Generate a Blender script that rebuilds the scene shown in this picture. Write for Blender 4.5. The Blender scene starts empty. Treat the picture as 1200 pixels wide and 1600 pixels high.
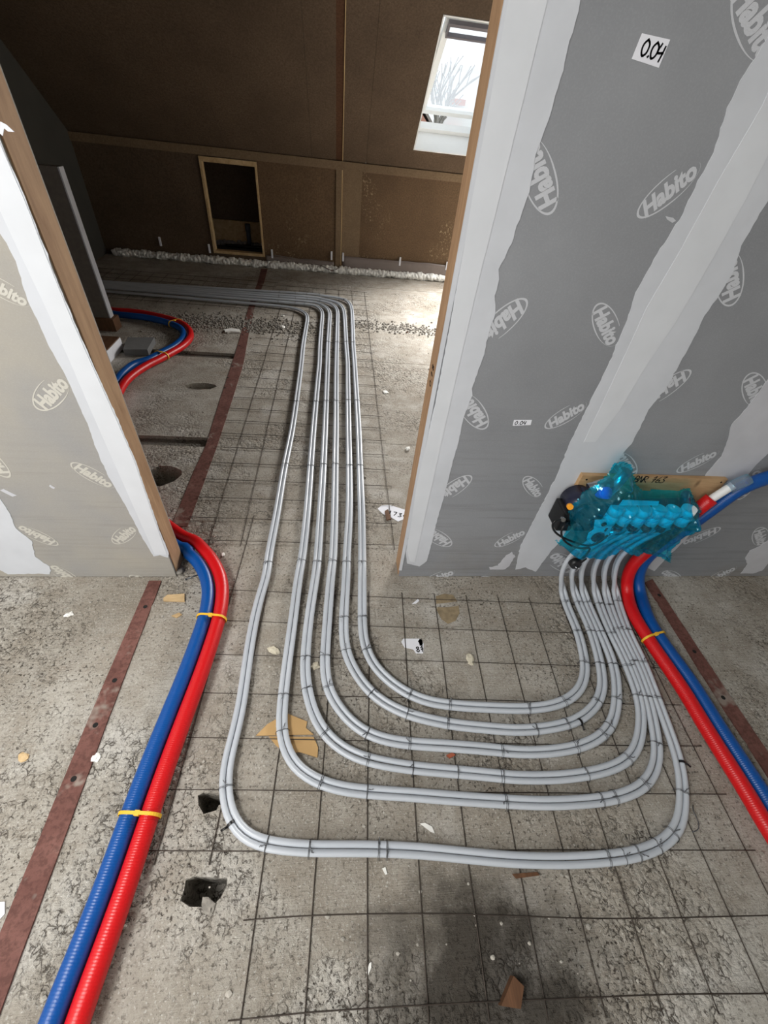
import bpy, bmesh, math, random
from mathutils import Vector, Matrix, Euler, noise as mnoise
from mathutils.geometry import tessellate_polygon

random.seed(7)
SC = bpy.context.scene
COL = SC.collection

# ------------------------------------------------------------------ camera
FPX = 657.58                                   # focal length in pixels of a 1200 px wide frame
CAM = Vector((0.0, 0.0, 1.5909))
EUL = Euler((0.8060, -0.0907, -0.0703), 'XYZ')
cd = bpy.data.cameras.new('camera')
cd.sensor_fit = 'HORIZONTAL'; cd.sensor_width = 36.0; cd.lens = 36.0 * FPX / 1200.0
cd.clip_start = 0.02; cd.clip_end = 300
cam = bpy.data.objects.new('camera', cd); COL.objects.link(cam)
cam.location = CAM; cam.rotation_euler = EUL
SC.camera = cam

# ------------------------------------------------------------------ world, lamps, exposure
SC.view_settings.view_transform = 'Standard'
SC.view_settings.look = 'None'
SC.view_settings.gamma = 1.0
SC.view_settings.exposure = 0.38
SC.view_settings.use_curve_mapping = False
w = bpy.data.worlds.new('overcast'); SC.world = w; w.use_nodes = True
wn = w.node_tree.nodes; wl = w.node_tree.links
wn['Background'].inputs[0].default_value = (0.90, 0.96, 1.0, 1)
wn['Background'].inputs[1].default_value = 1.25

def area(name, loc, target, sx, sy, power, color=(1, 1, 1), spread=180):
    l = bpy.data.lights.new(name, 'AREA'); l.shape = 'RECTANGLE'; l.size = sx; l.size_y = sy
    l.energy = power; l.color = color; l.spread = math.radians(spread)
    o = bpy.data.objects.new(name, l); COL.objects.link(o)
    o.location = loc
    o.rotation_euler = (Vector(target) - Vector(loc)).to_track_quat('-Z', 'Y').to_euler()
    return o
# daylight entering the hall through the window behind the photographer
area('window_daylight', (-1.55, -2.12, 1.75), (-0.6, 1.2, 0.6), 1.5, 1.3, 34, (1.0, 0.985, 0.96))
area('hall_overhead_fill', (-1.55, -0.30, 2.74), (-1.45, -0.25, 0.0), 1.1, 0.8, 66, (1.0, 0.99, 0.97))  # added overhead lamp under the closed ceiling, to brighten the floor
# added lamp under the closed roof slope, unseen at the right, brightening the far room
area('room_side_fill', (2.15, 5.546, 1.645), (2.15, 5.546 - 0.669, 1.645 - 0.743), 0.95, 1.25, 150, (1.0, 0.98, 0.95), 130)

# ------------------------------------------------------------------ helpers
RM = EUL.to_matrix()
def ray(x, y): return RM @ Vector(((x - 600) / FPX, -(y - 800) / FPX, -1))
def fl(x, y, z=0.0):                            # point of the photograph lying on the floor (height z)
    r = ray(x, y); t = (z - CAM.z) / r.z; return CAM + r * t
def wp(x, y, Y=1.21):                           # point of the photograph lying on a plane parallel to the partition
    r = ray(x, y); t = (Y - CAM.y) / r.y; return CAM + r * t

def link(name, mesh, mat=None, parent=None):
    o = bpy.data.objects.new(name, mesh); COL.objects.link(o)
    if mat is not None and not mesh.materials:
        for m in (mat if isinstance(mat, (list, tuple)) else [mat]): mesh.materials.append(m)
    if parent is not None: o.parent = parent
    return o
def obj(name, bm, mat=None, parent=None, smooth=False):
    me = bpy.data.meshes.new(name)
    bmesh.ops.recalc_face_normals(bm, faces=bm.faces)
    bm.to_mesh(me); bm.free()
    if smooth:
        for p in me.polygons: p.use_smooth = True
    return link(name, me, mat, parent)
def empty(name, loc=(0, 0, 0)):
    o = bpy.data.objects.new(name, None); o.empty_display_size = 0.05; COL.objects.link(o); o.location = loc
    return o
def tag(o, label, cat, group=None, kind=None):
    if label: o['label'] = label
    if cat: o['category'] = cat
    if group: o['group'] = group
    if kind: o['kind'] = kind
    return o
def struct(o): o['kind'] = 'structure'; return o

def box(bm, x0, x1, y0, y1, z0, z1, bevel=0.0):
    vs = [bm.verts.new((x, y, z)) for x in (x0, x1) for y in (y0, y1) for z in (z0, z1)]
    fs = []
    for q in ((0, 1, 3, 2), (4, 6, 7, 5), (0, 4, 5, 1), (2, 3, 7, 6), (0, 2, 6, 4), (1, 5, 7, 3)):
        fs.append(bm.faces.new([vs[i] for i in q]))
    if bevel:
        es = {e for f in fs for e in f.edges}
        bmesh.ops.bevel(bm, geom=list(es), offset=bevel, segments=2, affect='EDGES', profile=0.6)
    return bm
def nbox(name, x0, x1, y0, y1, z0, z1, mat, parent=None, bevel=0.0):
    return obj(name, box(bmesh.new(), x0, x1, y0, y1, z0, z1, bevel), mat, parent)

def prism(bm, pts, off):
    """closed outline of 3-D points, extruded by vector off"""
    off = Vector(off)
    a = [bm.verts.new(p) for p in pts]; b = [bm.verts.new(Vector(p) + off) for p in pts]
    n = len(pts)
    for tri in tessellate_polygon([[Vector(p) for p in pts]]):
        try:
            bm.faces.new([a[i] for i in tri]); bm.faces.new([b[i] for i in reversed(tri)])
        except ValueError: pass
    for i in range(n):
        j = (i + 1) % n
        try: bm.faces.new((a[i], a[j], b[j], b[i]))
        except ValueError: pass
    return bm

def tube(bm, pts, r, seg=10, cap=True, rfun=None):
    pts = [Vector(p) for p in pts]
    uvl = bm.loops.layers.uv.verify()
    n = len(pts)
    tang = [(pts[min(i + 1, n - 1)] - pts[max(i - 1, 0)]).normalized() for i in range(n)]
    up = Vector((0, 0, 1))
    if abs(tang[0].dot(up)) > 0.95: up = Vector((1, 0, 0))
    side = tang[0].cross(up).normalized()
    rings = []; L = [0.0]
    for i in range(n):
        if i: L.append(L[-1] + (pts[i] - pts[i - 1]).length)
        side = (side - tang[i] * side.dot(tang[i])).normalized()
        nrm = side.cross(tang[i]).normalized()
        rr = rfun(i, L[-1]) if rfun else r
        rings.append([bm.verts.new(pts[i] + (side * math.cos(2 * math.pi * k / seg) + nrm * math.sin(2 * math.pi * k / seg)) * rr) for k in range(seg)])
    for i in range(n - 1):
        for k in range(seg):
            k2 = (k + 1) % seg
            f = bm.faces.new((rings[i][k], rings[i][k2], rings[i + 1][k2], rings[i + 1][k])); f.smooth = True
            for lp, uv in zip(f.loops, ((k / seg, L[i]), ((k + 1) / seg, L[i]), ((k + 1) / seg, L[i + 1]), (k / seg, L[i + 1]))):
                lp[uvl].uv = uv
    if cap:
        bm.faces.new(list(reversed(rings[0]))); bm.faces.new(rings[-1])
    return bm

def catmull(P, step=0.02):
    P = [Vector(p) for p in P]
    out = []
    n = len(P)
    for i in range(n - 1):
        p0 = P[i - 1] if i else P[0] * 2 - P[1]
        p1, p2 = P[i], P[i + 1]
        p3 = P[i + 2] if i + 2 < n else P[-1] * 2 - P[-2]
        m = max(2, int((p2 - p1).length / step))
        for k in range(m):
            t = k / m
            out.append(0.5 * ((2 * p1) + (p2 - p0) * t + (2 * p0 - 5 * p1 + 4 * p2 - p3) * t * t + (3 * p1 - p0 - 3 * p2 + p3) * t ** 3))
    out.append(P[-1].copy())
    return out
def even(P, step):
    out = [P[0].copy()]; acc = 0.0
    for a, b in zip(P, P[1:]):
        d = (b - a).length
        if d < 1e-9: continue
        pos = step - acc
        while pos <= d:
            out.append(a.lerp(b, pos / d)); pos += step
        acc = (acc + d) % step
    if (out[-1] - P[-1]).length > step * 0.3: out.append(P[-1].copy())
    return out
def relax(P, it):
    P = [p.copy() for p in P]
    for _ in range(it):
        Q = [p.copy() for p in P]
        for i in range(1, len(P) - 1): Q[i] = P[i] * 0.5 + (P[i - 1] + P[i + 1]) * 0.25
        P = Q
    return P
def blob(bm, c, rx, ry, rz, seed=0, rough=0.25, sub=2, rot=0.0):
    r = bmesh.ops.create_icosphere(bm, subdivisions=sub, radius=1.0)
    M = Matrix.Rotation(rot, 3, 'Z')
    for v in r['verts']:
        d = v.co.normalized()
        k = 1 + rough * mnoise.noise(d * 1.7 + Vector((seed * 3.1, seed * 1.7, seed))) * 1.6
        v.co = M @ Vector((d.x * rx * k, d.y * ry * k, d.z * rz * k)) + Vector(c)
    return bm
def cyl(bm, c, axis, r, h, seg=20, r2=None):
    """solid cylinder / cone from c along axis"""
    axis = Vector(axis).normalized(); c = Vector(c)
    q = axis.to_track_quat('Z', 'Y').to_matrix()
    r2 = r if r2 is None else r2
    a = [bm.verts.new(c + q @ Vector((r * math.cos(2 * math.pi * k / seg), r * math.sin(2 * math.pi * k / seg), 0))) for k in range(seg)]
    b = [bm.verts.new(c + q @ Vector((r2 * math.cos(2 * math.pi * k / seg), r2 * math.sin(2 * math.pi * k / seg), h))) for k in range(seg)]
    for k in range(seg):
        f = bm.faces.new((a[k], a[(k + 1) % seg], b[(k + 1) % seg], b[k])); f.smooth = True
    bm.faces.new(list(reversed(a))); bm.faces.new(b)
    return bm

# ------------------------------------------------------------------ materials
def srgb(r, g, b):
    f = lambda c: (c / 255 / 12.92) if c / 255 <= 0.04045 else ((c / 255 + 0.055) / 1.055) ** 2.4
    return (f(r), f(g), f(b), 1)
class Mat:
    def __init__(s, name, rough=0.6, metal=0.0, spec=0.5):
        s.m = bpy.data.materials.new(name); s.m.use_nodes = True
        s.n = s.m.node_tree.nodes; s.l = s.m.node_tree.links
        s.b = s.n['Principled BSDF']
        s.b.inputs['Roughness'].default_value = rough; s.b.inputs['Metallic'].default_value = metal
        s.b.inputs['Specular IOR Level'].default_value = spec
        s._c = None
    def coords(s, kind='Object'):
        t = s.n.new('ShaderNodeTexCoord'); return t.outputs[kind]
    def world(s):
        g = s.n.new('ShaderNodeNewGeometry'); return g.outputs['Position']
    def mapping(s, vec, scale=(1, 1, 1), rot=(0, 0, 0), loc=(0, 0, 0)):
        m = s.n.new('ShaderNodeMapping'); s.l.new(vec, m.inputs[0])
        m.inputs['Scale'].default_value = scale; m.inputs['Rotation'].default_value = rot; m.inputs['Location'].default_value = loc
        return m.outputs[0]
    def noise(s, vec, scale, detail=4, rough=0.55, out='Fac', dist=0.0):
        t = s.n.new('ShaderNodeTexNoise'); s.l.new(vec, t.inputs['Vector'])
        t.inputs['Scale'].default_value = scale; t.inputs['Detail'].default_value = detail
        t.inputs['Roughness'].default_value = rough; t.inputs['Distortion'].default_value = dist
        return t.outputs[out]
    def voronoi(s, vec, scale, feature='F1', out='Distance'):
        t = s.n.new('ShaderNodeTexVoronoi'); t.feature = feature; s.l.new(vec, t.inputs['Vector'])
        t.inputs['Scale'].default_value = scale
        return t.outputs[out]
    def ramp(s, fac, stops):
        r = s.n.new('ShaderNodeValToRGB'); s.l.new(fac, r.inputs[0])
        e = r.color_ramp.elements
        while len(e) < len(stops): e.new(0.5)
        for i, (p, c) in enumerate(stops):
            e[i].position = p; e[i].color = c if hasattr(c, '__len__') else (c, c, c, 1)
        return r.outputs[0]
    def mix(s, fac, a, b, mode='MIX'):
        m = s.n.new('ShaderNodeMix'); m.data_type = 'RGBA'; m.blend_type = mode
        for sock, v in ((m.inputs[0], fac), (m.inputs[6], a), (m.inputs[7], b)):
            if hasattr(v, 'is_linked'): s.l.new(v, sock)
            else: sock.default_value = v
        return m.outputs[2]
    def math(s, op, a, b=0.0, clamp=False):
        m = s.n.new('ShaderNodeMath'); m.operation = op; m.use_clamp = clamp
        for sock, v in ((m.inputs[0], a), (m.inputs[1], b)):
            if hasattr(v, 'is_linked'): s.l.new(v, sock)
            else: sock.default_value = v
        return m.outputs[0]
    def sep(s, vec):
        m = s.n.new('ShaderNodeSeparateXYZ'); s.l.new(vec, m.inputs[0]); return m.outputs
    def color(s, c):
        if hasattr(c, 'is_linked'): s.l.new(c, s.b.inputs['Base Color'])
        else: s.b.inputs['Base Color'].default_value = c
        return s
    def bump(s, h, strength=0.3, dist=0.01):
        b = s.n.new('ShaderNodeBump'); s.l.new(h, b.inputs['Height'])
        b.inputs['Strength'].default_value = strength; b.inputs['Distance'].default_value = dist
        s.l.new(b.outputs[0], s.b.inputs['Normal']); return s
    def set(s, k, v): s.b.inputs[k].default_value = v; return s

def plain(name, c, rough=0.6, metal=0.0, var=0.12, scale=30, bump=0.1, spec=0.5):
    m = Mat(name, rough, metal, spec)
    v = m.coords()
    n = m.noise(v, scale, 4)
    dark = tuple(x * (1 - var) for x in c[:3]) + (1,); lite = tuple(min(1, x * (1 + var)) for x in c[:3]) + (1,)
    m.color(m.ramp(n, [(0.3, dark), (0.7, lite)]))
    if bump: m.bump(n, bump, 0.003)
    return m.m

def concrete(name, tone=1.0):
    m = Mat(name, 0.92, spec=0.25)
    p = m.world()
    x, y, z = m.sep(p)
    big = m.noise(p, 1.3, 5, 0.6)
    mid = m.noise(p, 9, 6, 0.65)
    fine = m.noise(p, 110, 5, 0.75)
    c = m.ramp(big, [(0.30, srgb(150, 142, 130)), (0.5, srgb(178, 172, 162)), (0.72, srgb(196, 192, 184))])
    c = m.mix(m.ramp(mid, [(0.36, 0.6), (0.6, 0.0)]), c, srgb(146, 136, 122))
    c = m.mix(m.ramp(m.noise(p, 3.1, 4, 0.6), [(0.54, 0.0), (0.72, 0.6)]), c, srgb(214, 211, 206))      # cement dust
    c = m.mix(m.ramp(m.noise(p, 4.3, 5, 0.7), [(0.60, 0.0), (0.74, 0.5)]), c, srgb(128, 110, 90))       # brown damp stains
    zone = m.ramp(m.noise(p, 2.1, 3, 0.6), [(0.40, 0.25), (0.62, 1.0)])
    warp = m.mix(0.035, p, m.noise(p, 24, 4, 0.65, out='Color'))
    clump = m.voronoi(warp, 52, 'F1')
    edge = m.voronoi(warp, 52, 'DISTANCE_TO_EDGE')
    rough_zone = m.ramp(m.noise(p, 1.7, 3, 0.6), [(0.46, 0.0), (0.58, 1.0)])
    crev = m.math('MULTIPLY', m.math('MULTIPLY', m.ramp(edge, [(0.03, 0.9), (0.10, 0.0)]), m.ramp(m.noise(p, 26, 4, 0.65), [(0.48, 0.0), (0.58, 1.0)])), rough_zone)
    c = m.mix(crev, c, srgb(84, 77, 69))
    smear = m.noise(m.mapping(p, (2, 22, 2)), 2.0, 4, 0.65)
    c = m.mix(m.ramp(smear, [(0.54, 0.0), (0.72, 0.3)]), c, srgb(140, 130, 116))
    pit = m.math('MULTIPLY', m.ramp(m.noise(p, 85, 3, 0.7), [(0.36, 1.0), (0.42, 0.0)]), zone)
    c = m.mix(pit, c, srgb(80, 73, 66))
    sp = m.ramp(fine, [(0.34, 0.55), (0.47, 0.0)])
    c = m.mix(sp, c, srgb(112, 104, 96))
    c = m.mix(m.ramp(m.noise(p, 150, 2, 0.5), [(0.60, 0.0), (0.70, 0.5)]), c, srgb(222, 220, 214))
    # dirty patch at the photographer's feet, with the photographer's shadow painted into the colour
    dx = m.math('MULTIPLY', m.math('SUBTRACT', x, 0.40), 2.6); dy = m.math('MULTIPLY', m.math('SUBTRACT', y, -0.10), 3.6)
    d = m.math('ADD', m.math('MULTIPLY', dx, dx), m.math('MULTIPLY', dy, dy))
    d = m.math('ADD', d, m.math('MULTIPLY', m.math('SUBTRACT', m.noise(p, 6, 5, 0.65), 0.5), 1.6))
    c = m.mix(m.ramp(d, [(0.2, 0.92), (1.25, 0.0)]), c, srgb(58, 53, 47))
    if tone != 1.0:
        c = m.mix(1.0, c, (tone, tone, tone, 1), 'MULTIPLY')
    m.color(c)
    brush = m.noise(m.mapping(p, (3, 70, 3)), 3.0, 3, 0.6)
    h = m.math('ADD', m.math('MULTIPLY', mid, 0.7), m.math('MULTIPLY', fine, 0.5))
    h = m.math('ADD', h, m.math('MULTIPLY', brush, 0.30))
    h = m.math('ADD', h, m.math('MULTIPLY', m.math('MULTIPLY', clump, rough_zone), -0.9))
    h = m.math('SUBTRACT', h, m.math('MULTIPLY', crev, 0.35))
    h = m.math('SUBTRACT', h, m.math('MULTIPLY', pit, 0.35))
    m.bump(h, 0.9, 0.011)
    return m.m
def board_grey(name, a, b, streak=0.5):
    m = Mat(name, 0.75, spec=0.3)
    p = m.world()
    n = m.noise(p, 1.6, 4, 0.6)
    c = m.ramp(n, [(0.35, a), (0.68, b)])
    st = m.noise(m.mapping(p, (1.2, 1, 26)), 2.2, 4, 0.6)
    zz = m.sep(p)[2]
    low = m.ramp(zz, [(0.35, 1.0), (1.0, 0.0)])
    c = m.mix(m.math('MULTIPLY', m.math('MULTIPLY', m.ramp(st, [(0.5, 0.0), (0.7, 0.5)]), low), streak), c, srgb(84, 83, 82))
    dirt = m.ramp(m.noise(p, 2.3, 5, 0.65), [(0.5, 0.0), (0.75, 0.5)])
    c = m.mix(m.math('MULTIPLY', dirt, m.ramp(zz, [(0.0, 1.0), (0.35, 0.0)])), c, srgb(128, 116, 96))
    fl_ = m.noise(p, 220, 2, 0.6)
    c = m.mix(m.ramp(fl_, [(0.45, 0.0), (0.75, 0.05)]), c, (0.75, 0.75, 0.77, 1))
    m.color(c); m.bump(fl_, 0.06, 0.002)
    return m.m
def timber(name, a, b, axis=(1, 1, 14), scale=5):
    m = Mat(name, 0.7, spec=0.3)
    p = m.coords()
    s = tuple(1.0 if q < 0 else q for q in axis)
    g = m.noise(m.mapping(p, s), scale, 5, 0.65, dist=0.6)
    c = m.ramp(g, [(0.3, a), (0.7, b)])
    k = m.voronoi(m.mapping(p, (6, 6, 3)), 1.3)
    c = m.mix(m.ramp(k, [(0.03, 0.7), (0.10, 0.0)]), c, tuple(v * 0.35 for v in a[:3]) + (1,))
    m.color(c); m.bump(g, 0.12, 0.003)
    return m.m
def chipboard(name, a, b, scuff=0.0):
    m = Mat(name, 0.8, spec=0.25)
    p = m.world()
    f = m.noise(m.mapping(p, (1, 1, 1)), 70, 4, 0.7)
    big = m.noise(p, 1.5, 4, 0.6)
    c = m.ramp(f, [(0.3, a), (0.75, b)])
    c = m.mix(m.ramp(big, [(0.4, 0.0), (0.7, 0.45)]), c, tuple(v * 0.6 for v in a[:3]) + (1,))
    if scuff:
        s = m.math('MULTIPLY', m.ramp(m.noise(p, 2.2, 3, 0.6), [(0.52, 0.0), (0.66, 1.0)]), m.ramp(m.noise(p, 38, 5, 0.75), [(0.55, 0.0), (0.63, scuff)]))
        c = m.mix(s, c, srgb(190, 170, 135))
    m.color(c); m.bump(f, 0.15, 0.002)
    return m.m
def hose_mat(name, c, ring=160):
    m = Mat(name, 0.32, spec=0.5)
    uv = m.coords('UV')
    u = m.sep(uv)
    spiral = m.math('ADD', m.math('MULTIPLY', u[1], ring), u[0])
    wv = m.math('SINE', m.math('MULTIPLY', spiral, 6.2832))
    n = m.noise(m.mapping(uv, (9, 40, 1)), 6, 4, 0.6)
    h = m.math('ADD', m.math('MULTIPLY', wv, 0.22), m.math('MULTIPLY', n, 0.7))
    m.color(m.ramp(n, [(0.3, tuple(v * 0.82 for v in c[:3]) + (1,)), (0.7, c)]))
    m.bump(h, 0.3, 0.002)
    return m.m

M = {}
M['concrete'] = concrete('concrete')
M['grout'] = concrete('joint_grout', 0.5)
M['board'] = board_grey('grey_plasterboard', srgb(134, 136, 140), srgb(148, 150, 154))
M['board_left'] = board_grey('beige_grey_plasterboard', srgb(150, 149, 148), srgb(168, 162, 150), 0.25)
M['print'] = plain('pale_print', srgb(196, 198, 203), 0.8, var=0.06, scale=60, bump=0)
M['print_left'] = plain('pale_print_beige', srgb(196, 193, 184), 0.8, var=0.06, scale=60, bump=0)
M['compound'] = plain('joint_compound', srgb(202, 205, 211), 0.75, var=0.05, scale=7, bump=0.15)
M['tape'] = plain('jointing_tape_skim', srgb(212, 215, 220), 0.7, var=0.03, scale=9, bump=0.08)
M['compound_dim'] = plain('pale_lit_end_face', srgb(196, 197, 203), 0.8, var=0.06, scale=9, bump=0.15)
M['plaster'] = plain('white_plaster', srgb(200, 199, 195), 0.8, var=0.04, scale=3, bump=0.05)
M['stud'] = timber('spruce_stud', srgb(158, 124, 94), srgb(190, 156, 122), (8, 8, 1.2), 4)
M['pale_wood'] = timber('pale_spruce', srgb(176, 146, 104), srgb(210, 182, 140), (5, 5, 5), 4)
M['ply'] = timber('plywood', srgb(170, 132, 92), srgb(206, 174, 134), (1.2, 1, 9), 3)
M['brown_wood'] = timber('brown_wood', srgb(84, 58, 40), srgb(116, 82, 58), (9, 1, 1), 4)
M['chip'] = chipboard('brown_chipboard', srgb(82, 66, 52), srgb(114, 96, 78))
M['chip_light'] = chipboard('chipboard_batten', srgb(116, 96, 74), srgb(144, 122, 96))
M['chip_scuff'] = chipboard('scuffed_chipboard', srgb(90, 70, 52), srgb(126, 102, 76), 0.9)
M['chip_red'] = chipboard('reddish_batten', srgb(76, 50, 34), srgb(104, 72, 50))
M['edge'] = plain('raw_board_edge', srgb(196, 168, 122), 0.7)
M['wire'] = plain('mesh_steel_wire', srgb(74, 66, 60), 0.55, 0.6, var=0.3, scale=14)
M['tie'] = plain('binding_wire', srgb(120, 122, 126), 0.4, 0.8, var=0.25, scale=80)
M['rust'] = None
m = Mat('red_lead_steel', 0.75, spec=0.3); p = m.world(); n = m.noise(p, 7, 6, 0.7); f = m.noise(p, 60, 4, 0.7)
c = m.ramp(n, [(0.3, srgb(98, 62, 55)), (0.6, srgb(122, 84, 76)), (0.8, srgb(150, 122, 112))])
c = m.mix(m.ramp(f, [(0.4, 0.5), (0.55, 0.0)]), c, srgb(70, 42, 36))
c = m.mix(m.ramp(m.noise(p, 5.3, 4, 0.7), [(0.6, 0.0), (0.68, 0.7)]), c, srgb(156, 148, 138))
m.color(c); m.bump(f, 0.3, 0.004); M['rust'] = m.m
M['hole_dark'] = plain('dark_hole', srgb(22, 20, 18), 0.9)
m = Mat('white_pex_pipe', 0.3, spec=0.5); n = m.noise(m.coords('UV'), 3, 3)
m.color(m.ramp(n, [(0.3, srgb(180, 186, 194)), (0.7, srgb(196, 201, 208))])); M['pipe'] = m.m
m.set('Subsurface Weight', 0.0)
M['blue'] = hose_mat('blue_hose_sleeve', srgb(4, 80, 158))
M['red'] = hose_mat('red_hose_sleeve', srgb(214, 20, 26))
M['white_pipe'] = plain('white_inner_pipe', srgb(232, 232, 232), 0.4, var=0.02, bump=0)
M['yellow'] = plain('yellow_tie', srgb(240, 188, 52), 0.5, var=0.06, bump=0)
M['black'] = plain('black_plastic', srgb(18, 18, 20), 0.4, var=0.15, bump=0.05)
M['navy'] = plain('dark_pump_casting', srgb(34, 36, 58), 0.35, 0.2, var=0.2)
M['chrome'] = plain('nickel_brass', srgb(176, 178, 182), 0.22, 1.0, var=0.1, bump=0)
M['cap'] = plain('white_actuator', srgb(240, 246, 248), 0.35, var=0.02, bump=0)
M['blue_plastic'] = plain('bright_blue_plastic', srgb(20, 100, 235), 0.3, var=0.05, bump=0)
M['orange'] = plain('orange_knob', srgb(240, 160, 40), 0.4, var=0.05, bump=0)
M['paper'] = plain('white_paper', srgb(232, 233, 240), 0.8, var=0.03, scale=20, bump=0)
M['ink'] = plain('black_marker', srgb(18, 18, 24), 0.6, var=0.1, bump=0)
M['foam'] = plain('white_foam', srgb(240, 239, 234), 0.9, var=0.05, scale=40, bump=0.5)
M['cardboard'] = plain('cardboard', srgb(190, 154, 104), 0.85, var=0.08, scale=12)
M['stone'] = plain('pale_stone', srgb(204, 196, 176), 0.85, var=0.1, scale=50, bump=0.3)
M['gravel'] = plain('grey_gravel', srgb(142, 137, 129), 0.9, var=0.3, scale=40, bump=0.4)
M['tile'] = plain('grey_slab', srgb(120, 120, 120), 0.8, var=0.08, scale=20, bump=0.2)
M['membrane'] = plain('grey_membrane', srgb(124, 112, 106), 0.45, var=0.1, scale=6)
M['frame_white'] = plain('white_window_paint', srgb(240, 242, 242), 0.35, var=0.01, bump=0)
M['frame_grey'] = plain('grey_window_metal', srgb(120, 116, 122), 0.4, 0.3, var=0.06, bump=0)
M['pvc'] = plain('grey_pvc_pipe', srgb(78, 84, 94), 0.4, var=0.05, bump=0)
m = Mat('wool_insulation', 0.95); n = m.noise(m.coords(), 60, 5, 0.7)
m.color(m.ramp(n, [(0.3, srgb(120, 112, 110)), (0.7, srgb(176, 168, 164))])); m.bump(n, 0.6, 0.01); M['wool'] = m.m

def glass_mat(name, haze, tint=(1, 1, 1, 1)):
    m = bpy.data.materials.new(name); m.use_nodes = True
    n = m.node_tree.nodes; l = m.node_tree.links; n.clear()
    out = n.new('ShaderNodeOutputMaterial')
    t = n.new('ShaderNodeBsdfTransparent'); t.inputs[0].default_value = tint
    g = n.new('ShaderNodeBsdfGlossy'); g.inputs['Roughness'].default_value = 0.05
    d = n.new('ShaderNodeBsdfTranslucent'); d.inputs[0].default_value = (0.95, 0.97, 1, 1)
    fr = n.new('ShaderNodeValue'); fr.outputs[0].default_value = 0.06
    a = n.new('ShaderNodeMixShader'); a.inputs[0].default_value = haze
    l.new(t.outputs[0], a.inputs[1]); l.new(d.outputs[0], a.inputs[2])
    b = n.new('ShaderNodeMixShader'); l.new(fr.outputs[0], b.inputs[0]); l.new(a.outputs[0], b.inputs[1]); l.new(g.outputs[0], b.inputs[2])
    l.new(b.outputs[0], out.inputs[0])
    return m
M['glass'] = glass_mat('hazy_glass', 0.25)  # a share of translucent scatter makes the pane milky
def film_mat(name, tint, body=0.18, bodyc=(0.02, 0.42, 0.55, 1), gl=0.7):
    m = bpy.data.materials.new(name); m.use_nodes = True
    n = m.node_tree.nodes; l = m.node_tree.links; n.clear()
    out = n.new('ShaderNodeOutputMaterial')
    t = n.new('ShaderNodeBsdfTransparent'); t.inputs[0].default_value = tint
    d = n.new('ShaderNodeBsdfDiffuse'); d.inputs[0].default_value = bodyc
    g = n.new('ShaderNodeBsdfGlossy'); g.inputs['Roughness'].default_value = 0.07; g.inputs[0].default_value = (0.45, 0.9, 1, 1)
    fr = n.new('ShaderNodeLayerWeight'); pw = n.new('ShaderNodeMath'); pw.operation = 'POWER'; l.new(fr.outputs['Facing'], pw.inputs[0]); pw.inputs[1].default_value = 2.5
    ml = n.new('ShaderNodeMath'); ml.operation = 'MULTIPLY_ADD'; l.new(pw.outputs[0], ml.inputs[0]); ml.inputs[1].default_value = gl; ml.inputs[2].default_value = 0.05; ml.use_clamp = True
    a = n.new('ShaderNodeMixShader'); a.inputs[0].default_value = body
    l.new(t.outputs[0], a.inputs[1]); l.new(d.outputs[0], a.inputs[2])
    b = n.new('ShaderNodeMixShader'); l.new(ml.outputs[0], b.inputs[0]); l.new(a.outputs[0], b.inputs[1]); l.new(g.outputs[0], b.inputs[2])
    l.new(b.outputs[0], out.inputs[0])
    return m
M['film'] = film_mat('turquoise_film', (0.02, 0.70, 0.95, 1), 0.09, (0.02, 0.55, 0.74, 1), gl=0.6)
M['clear_film'] = film_mat('clear_grey_film', (0.72, 0.78, 0.86, 1), body=0.25, bodyc=(0.45, 0.5, 0.6, 1))
# ------------------------------------------------------------------ setting: floor of hollow-core slabs
WY = 1.21                                        # face of the partition towards the hall
KY = 6.15                                        # face of the knee wall
floor = empty('floor'); struct(floor)
JOINTS = [-2.6, -1.38, -0.16, 1.03, 2.25, 3.48, 4.70, 5.60, 7.2]
HOLES = {  # px outline of the broken-out openings
    'a': [(309, 1243), (318, 1238), (345, 1240), (366, 1234), (372, 1248), (364, 1254), (342, 1258), (338, 1266), (318, 1272), (310, 1258)],
    'b': [(290, 1376), (303, 1369), (330, 1371), (355, 1372), (354, 1386), (345, 1402), (336, 1412), (318, 1417), (296, 1417), (281, 1407), (287, 1392)],
    'c': [(234, 735), (248, 728), (268, 728), (284, 735), (284, 742), (272, 752), (250, 760), (236, 758)],
    'd': [(289, 602), (300, 599), (320, 598), (336, 601), (339, 604), (328, 608), (306, 609), (292, 606)],
}
DEPTH = {'a': 0.14, 'b': 0.16, 'c': 0.16, 'd': 0.035}
def floor_piece(y0, y1, z1, mat, name, gap):
    bm = box(bmesh.new(), -3.2, 3.4, y0 + gap / 2, y1 - gap / 2, -0.22, z1)
    o = obj(name, bm, mat, floor)
    return o
slabs = []
for a, b in zip(JOINTS, JOINTS[1:]):
    slabs.append((a, b, floor_piece(a + (0.046 if a in (2.25, 3.48) else 0), b - (0.046 if b in (2.25, 3.48) else 0), 0.0, M['concrete'], 'concrete_slab', 0.008)))
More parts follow.
